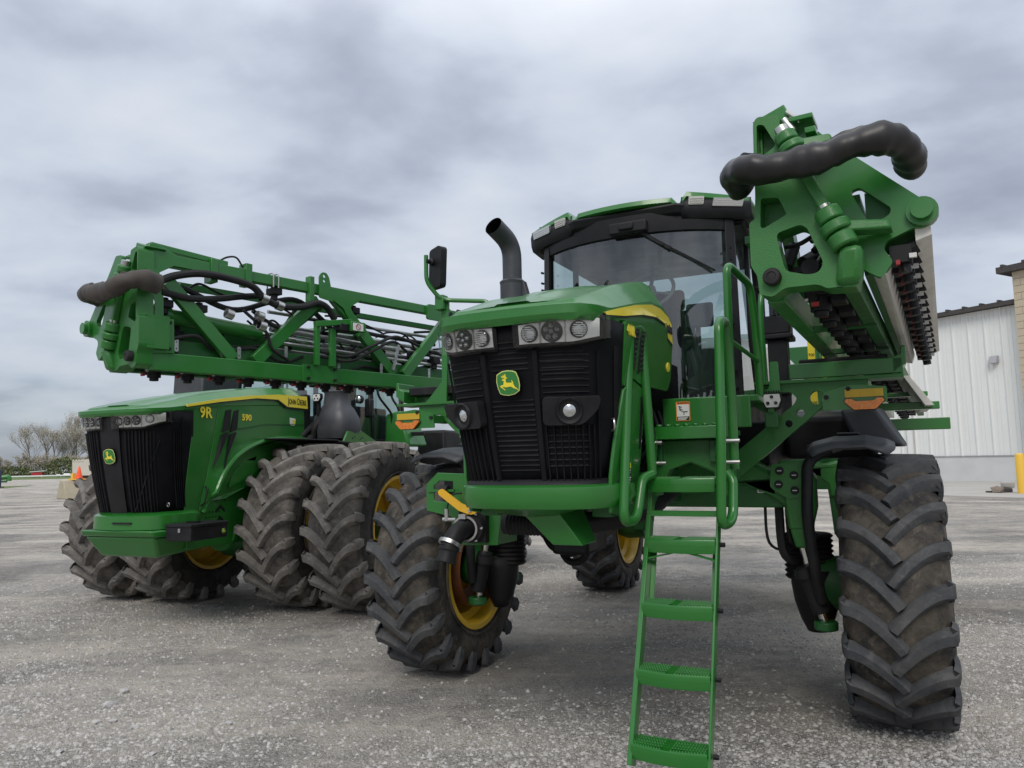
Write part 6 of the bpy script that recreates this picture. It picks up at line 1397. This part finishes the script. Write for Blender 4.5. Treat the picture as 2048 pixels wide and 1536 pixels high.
def tree(mesh, x, y, s, label, group=None, name='bare_tree', rz=0.0, h=1.0):
    t = thing(name, label, 'tree', (x, y, 0), rz, group); t.scale = (s, s, s * h)
    for nm, me in zip(('trunk', 'crown'), mesh):
        o = bpy.data.objects.new(nm, me); col.objects.link(o); o.parent = t
    return t
tree(kinds[0], -130.9, 205, 1.0, 'tall bare tree standing alone left of the far row of trees', rz=1.0)
tree(kinds[2], -125.2, 208, .78, 'bare leaning tree between the lone tree and the far row', rz=2.2)
tree(pink, -139.5, 190, 1.25, 'pinkish blossoming tree at the far left edge of the picture', name='blossom_tree')
rr_ = random.Random(4)
ORD = ['first', 'second', 'third', 'fourth', 'fifth', 'sixth', 'seventh', 'eighth', 'ninth', 'tenth']
for k, x in enumerate((-127.2, -125.0, -123.4, -121.6, -120.0, -118.2, -116.6, -115.0, -113.2, -111.4)):
    tree(kinds[(1, 0, 3, 2)[k % 4]], x, 206 + rr_.uniform(-2, 7), rr_.uniform(.95, 1.12), ORD[k] + ' tree from the left in the dense row of pale bare trees', 'far row of bare trees', rz=rr_.uniform(0, 6.28))
# the rest of the wood and brush, one mass
def joined(name, mats, items, label, cat):
    vs, fs, ms = [], [], []; o_ = 0
    for me, mi, x, y, s, a in items:
        co = np.empty(len(me.vertices) * 3); me.vertices.foreach_get('co', co); co = co.reshape(-1, 3) * s
        ca, sa = math.cos(a), math.sin(a)
        q = np.stack([co[:, 0] * ca - co[:, 1] * sa + x, co[:, 0] * sa + co[:, 1] * ca + y, co[:, 2]], 1); vs.append(q)
        for p in me.polygons: fs.append(tuple(i + o_ for i in p.vertices)); ms.append(mi)
        o_ += len(me.vertices)
    me = bpy.data.meshes.new(name); me.from_pydata(np.concatenate(vs).tolist(), [], fs)
    for m in mats: me.materials.append(M[m])
    me.polygons.foreach_set('material_index', ms)
    o = bpy.data.objects.new(name, me); col.objects.link(o); o['kind'] = 'stuff'; o['label'] = label; o['category'] = cat
    return o
items = []
x = -109.0
while x < -50:
    k = kinds[rr_.randrange(4)]; y = 208 + rr_.uniform(-4, 8); s = rr_.uniform(.9, 1.1); a = rr_.uniform(0, 6)
    items += [(k[0], 0, x, y, s, a), (k[1], 1, x, y, s, a)]; x += rr_.uniform(3, 5)
for x in np.arange(-150, -106, 1.9):
    y = 202 + rr_.uniform(-3, 2); s = rr_.uniform(.75, 1.15); a = rr_.uniform(0, 6); items += [(shrubk[0], 0, x, y, s, a), (shrubk[1], 1, x, y, s, a)]
joined('far_wood', ['bark', 'twig'], items, 'low bare brush and wood behind the far hedge', 'wood')
hb = MB(); r5 = random.Random(8)
for i in range(15000):
    X_ = r5.uniform(-165, -55); hmax = 2.9 + .8 * math.sin(X_ * .21) + .7 * math.sin(X_ * .53 + 1) + (1.0 if X_ > -122 else 0); z = r5.random() ** .75 * max(1.4, hmax)
    leaves(hb, [(X_, 196 + r5.uniform(-2.4, 2.4) * (1.2 - z / 6), z)], .55, r5)
h_ = hb.build('hedge', 'hedge', None, smooth=0); h_['kind'] = 'stuff'; h_['label'] = 'low green hedge and brush along the far field edge'; h_['category'] = 'hedge'
tree(tree_meshes(41, 7.5, .8, 2600, .12, 'twig'), 30.2, 63, 1.0, 'bare branching tree beside the warehouse corner, seen past the sprayer fender', rz=.6)

# red machine with white lid, white rail, small white implements in the grass
M['redpaint'] = principled('red_paint', (.40, .02, .035), .5)[0]; M['whitepaint'] = principled('white_paint', (.75, .76, .76), .5)[0]
rm = thing('red_trailer', 'small red box trailer with a raised white lid in the far grass', 'trailer', (-119.8, 190, .0), R(8))
MB().hexa([(-1.3, -.7, .35), (1.0, -.7, .35), (1.0, .7, .35), (-1.3, .7, .35)], [(-1.4, -.7, 1.25), (1.25, -.7, 1.25), (1.25, .7, 1.25), (-1.4, .7, 1.25)]).build('trailer_box', 'redpaint', rm, bevel=.04, fix=True)
MB().bar((-1.75, 0, 1.42), (1.75, 0, 1.62), 1.5, .16).build('lid', 'whitepaint', rm, bevel=.03)
for sx in (-.7, .7): MB().lathe([(-.08, .30), (.08, .30)], (sx * .8, -.72, .30), (0, 1, 0), 18).build('wheel', 'hose', rm)
MB().box(1.0, 1.15, -.6, -.45, .0, .7).build('jack_leg', 'whitepaint', rm)
pr = MB().bar((-110.0, 165, .50), (-72.0, 182, .62), .5, .32).build('white_pipe', 'whitepaint', None, bevel=.05); tag(pr, 'long white pipe lying along the edge of the far grass', 'pipe')
for i, (x, y, lab) in enumerate(((-107.3, 178, 'small white implement part in the far grass nearer the red trailer'), (-105.4, 178, 'small rounded white tank in the far grass nearer the orange cone'))):
    w_ = thing('white_implement' if i == 0 else 'white_tank', lab, 'implement' if i == 0 else 'tank', (x, y, 0))
    if i == 0: MB().box(-.5, .1, -.3, .3, .55, .80).bar((-.1, 0, .6), (.5, 0, .2), .4, .5).build('body', 'whitepaint', w_, bevel=.05)
    else: MB().lathe([(-.75, .18), (-.6, .30), (.6, .30), (.75, .18)], (0, 0, .62), (1, .3, 0), 16).build('tank_body', 'whitepaint', w_)
    MB().box(-.4, .4, -.3, .3, .1, .35).build('stand', 'roofedge', w_)
gm = thing('green_implement', 'low green farm implement at the far left border', 'implement', (-74.6, 110, 0), R(20))
MB().tube(fillet([(-2.6, 0, .55), (-.2, 0, .80), (.9, 0, .95), (.9, 0, .3)], .4), .34, 14).build('implement_body', 'green', gm); MB().box(-2.4, .6, -.4, .4, .1, .4).build('implement_frame', 'green_dark', gm, bevel=.05)
M['blue'] = dusty('navy_blue_paint', (.02, .03, .09), (.05, .06, .12), .5, .4, 3.0)
bp_ = thing('blue_post', 'dark navy post with a flat foot at the left border of the yard', 'post', (-54.55, 80, 0))
MB().box(-.22, .16, -.15, .15, .08, 1.95).build('post_column', 'blue', bp_, bevel=.02); MB().box(-.35, .38, -.3, .3, 0, .12).build('post_foot', 'black', bp_, bevel=.02)

# concrete barrier with traffic cone, cream hopper behind the tractor
M['barrier'] = dusty('tan_concrete', (.42, .37, .27), (.33, .29, .22), .9, .6, 2.0, bump=.2, bscale=20)
br = MB().hexa([(-.75, -.9, 0), (.75, -.9, 0), (.75, .9, 0), (-.75, .9, 0)], [(-.30, -.9, 1.12), (.30, -.9, 1.12), (.30, .9, 1.12), (-.30, .9, 1.12)]).build('concrete_barrier', 'barrier', None, bevel=.05, fix=True)
br.location = (-26.75, 46.3, 0); br.rotation_euler = (0, 0, R(-40)); tag(br, 'tan sloped concrete barrier half hidden behind the tractor tyre', 'barrier')
ys_ = MB().box(-.42, .42, -.34, .34, 0, .07).box(-.44, -.30, .0, .3, .07, .42).box(.10, .40, -.36, -.33, -.20, .07).build('yellow_tray', 'bollard', None, bevel=.01); ys_.location = (-26.62, 46.1, 1.13); tag(ys_, 'bright yellow plastic tray on top of the tan barrier under the cone', 'tray')
M['cone'] = principled('orange_cone', (.90, .10, .02), .5)[0]
cn = thing('traffic_cone', 'bright orange traffic cone standing on the tan barrier beside the tractor nose', 'cone', (-26.50, 46.0, 1.205))
MB().lathe([(.03, .20), (.40, .12), (.74, .04), (.76, .02), (.76, 0)], (0, 0, 0), (0, 0, 1), 20).build('cone_body', 'cone', cn); MB().box(-.22, .22, -.22, .22, 0, .035).build('cone_base', 'cone', cn, bevel=.01)
M['cream'] = dusty('cream_paint', (.66, .62, .53), (.5, .46, .38), .6, .4, 1.5)
hp = thing('cream_hopper', 'cream metal hopper with notched rim and red round sticker, behind the traffic cone', 'hopper', (-29.6, 52.0, 0), R(30))
MB().hexa([(-.7, -.5, 1.35), (.9, -.5, 1.35), (.9, .8, 1.35), (-.7, .8, 1.35)], [(-.75, -.55, 2.35), (.9, -.55, 2.55), (.9, .8, 2.55), (-.75, .8, 2.35)]).build('hopper_body', 'cream', hp, fix=True)
MB().hexa([(.85, -.75, 1.2), (1.05, -.75, 1.2), (1.35, .8, 1.2), (1.15, .8, 1.2)], [(.85, -.75, 3.1), (1.05, -.75, 3.1), (1.35, .8, 3.1), (1.15, .8, 3.1)]).build('hopper_side', 'cream', hp, fix=True)
for k in range(4): MB().hexa([(-.74 + .17 * k, -.58, 2.30), (-.61 + .17 * k, -.58, 2.32), (-.61 + .17 * k, -.5, 2.32), (-.74 + .17 * k, -.5, 2.30)], [(-.72 + .17 * k, -.58, 2.45), (-.66 + .17 * k, -.58, 2.46), (-.66 + .17 * k, -.5, 2.46), (-.72 + .17 * k, -.5, 2.45)]).build('rim_tooth', 'cream', hp, fix=True)
MB().lathe([(0, .13), (.01, .13)], (.55, -.53, 1.66), (0, -1, 0), 18).build('round_sticker', 'red', hp); MB().lathe([(0, .08), (.01, .08)], (.55, -.542, 1.66), (0, -1, 0), 18).build('sticker_centre', 'sticker_white', hp)
MB().box(-.6, .8, -.3, .6, 0, 1.35).build('hopper_stand', 'roofedge', hp)
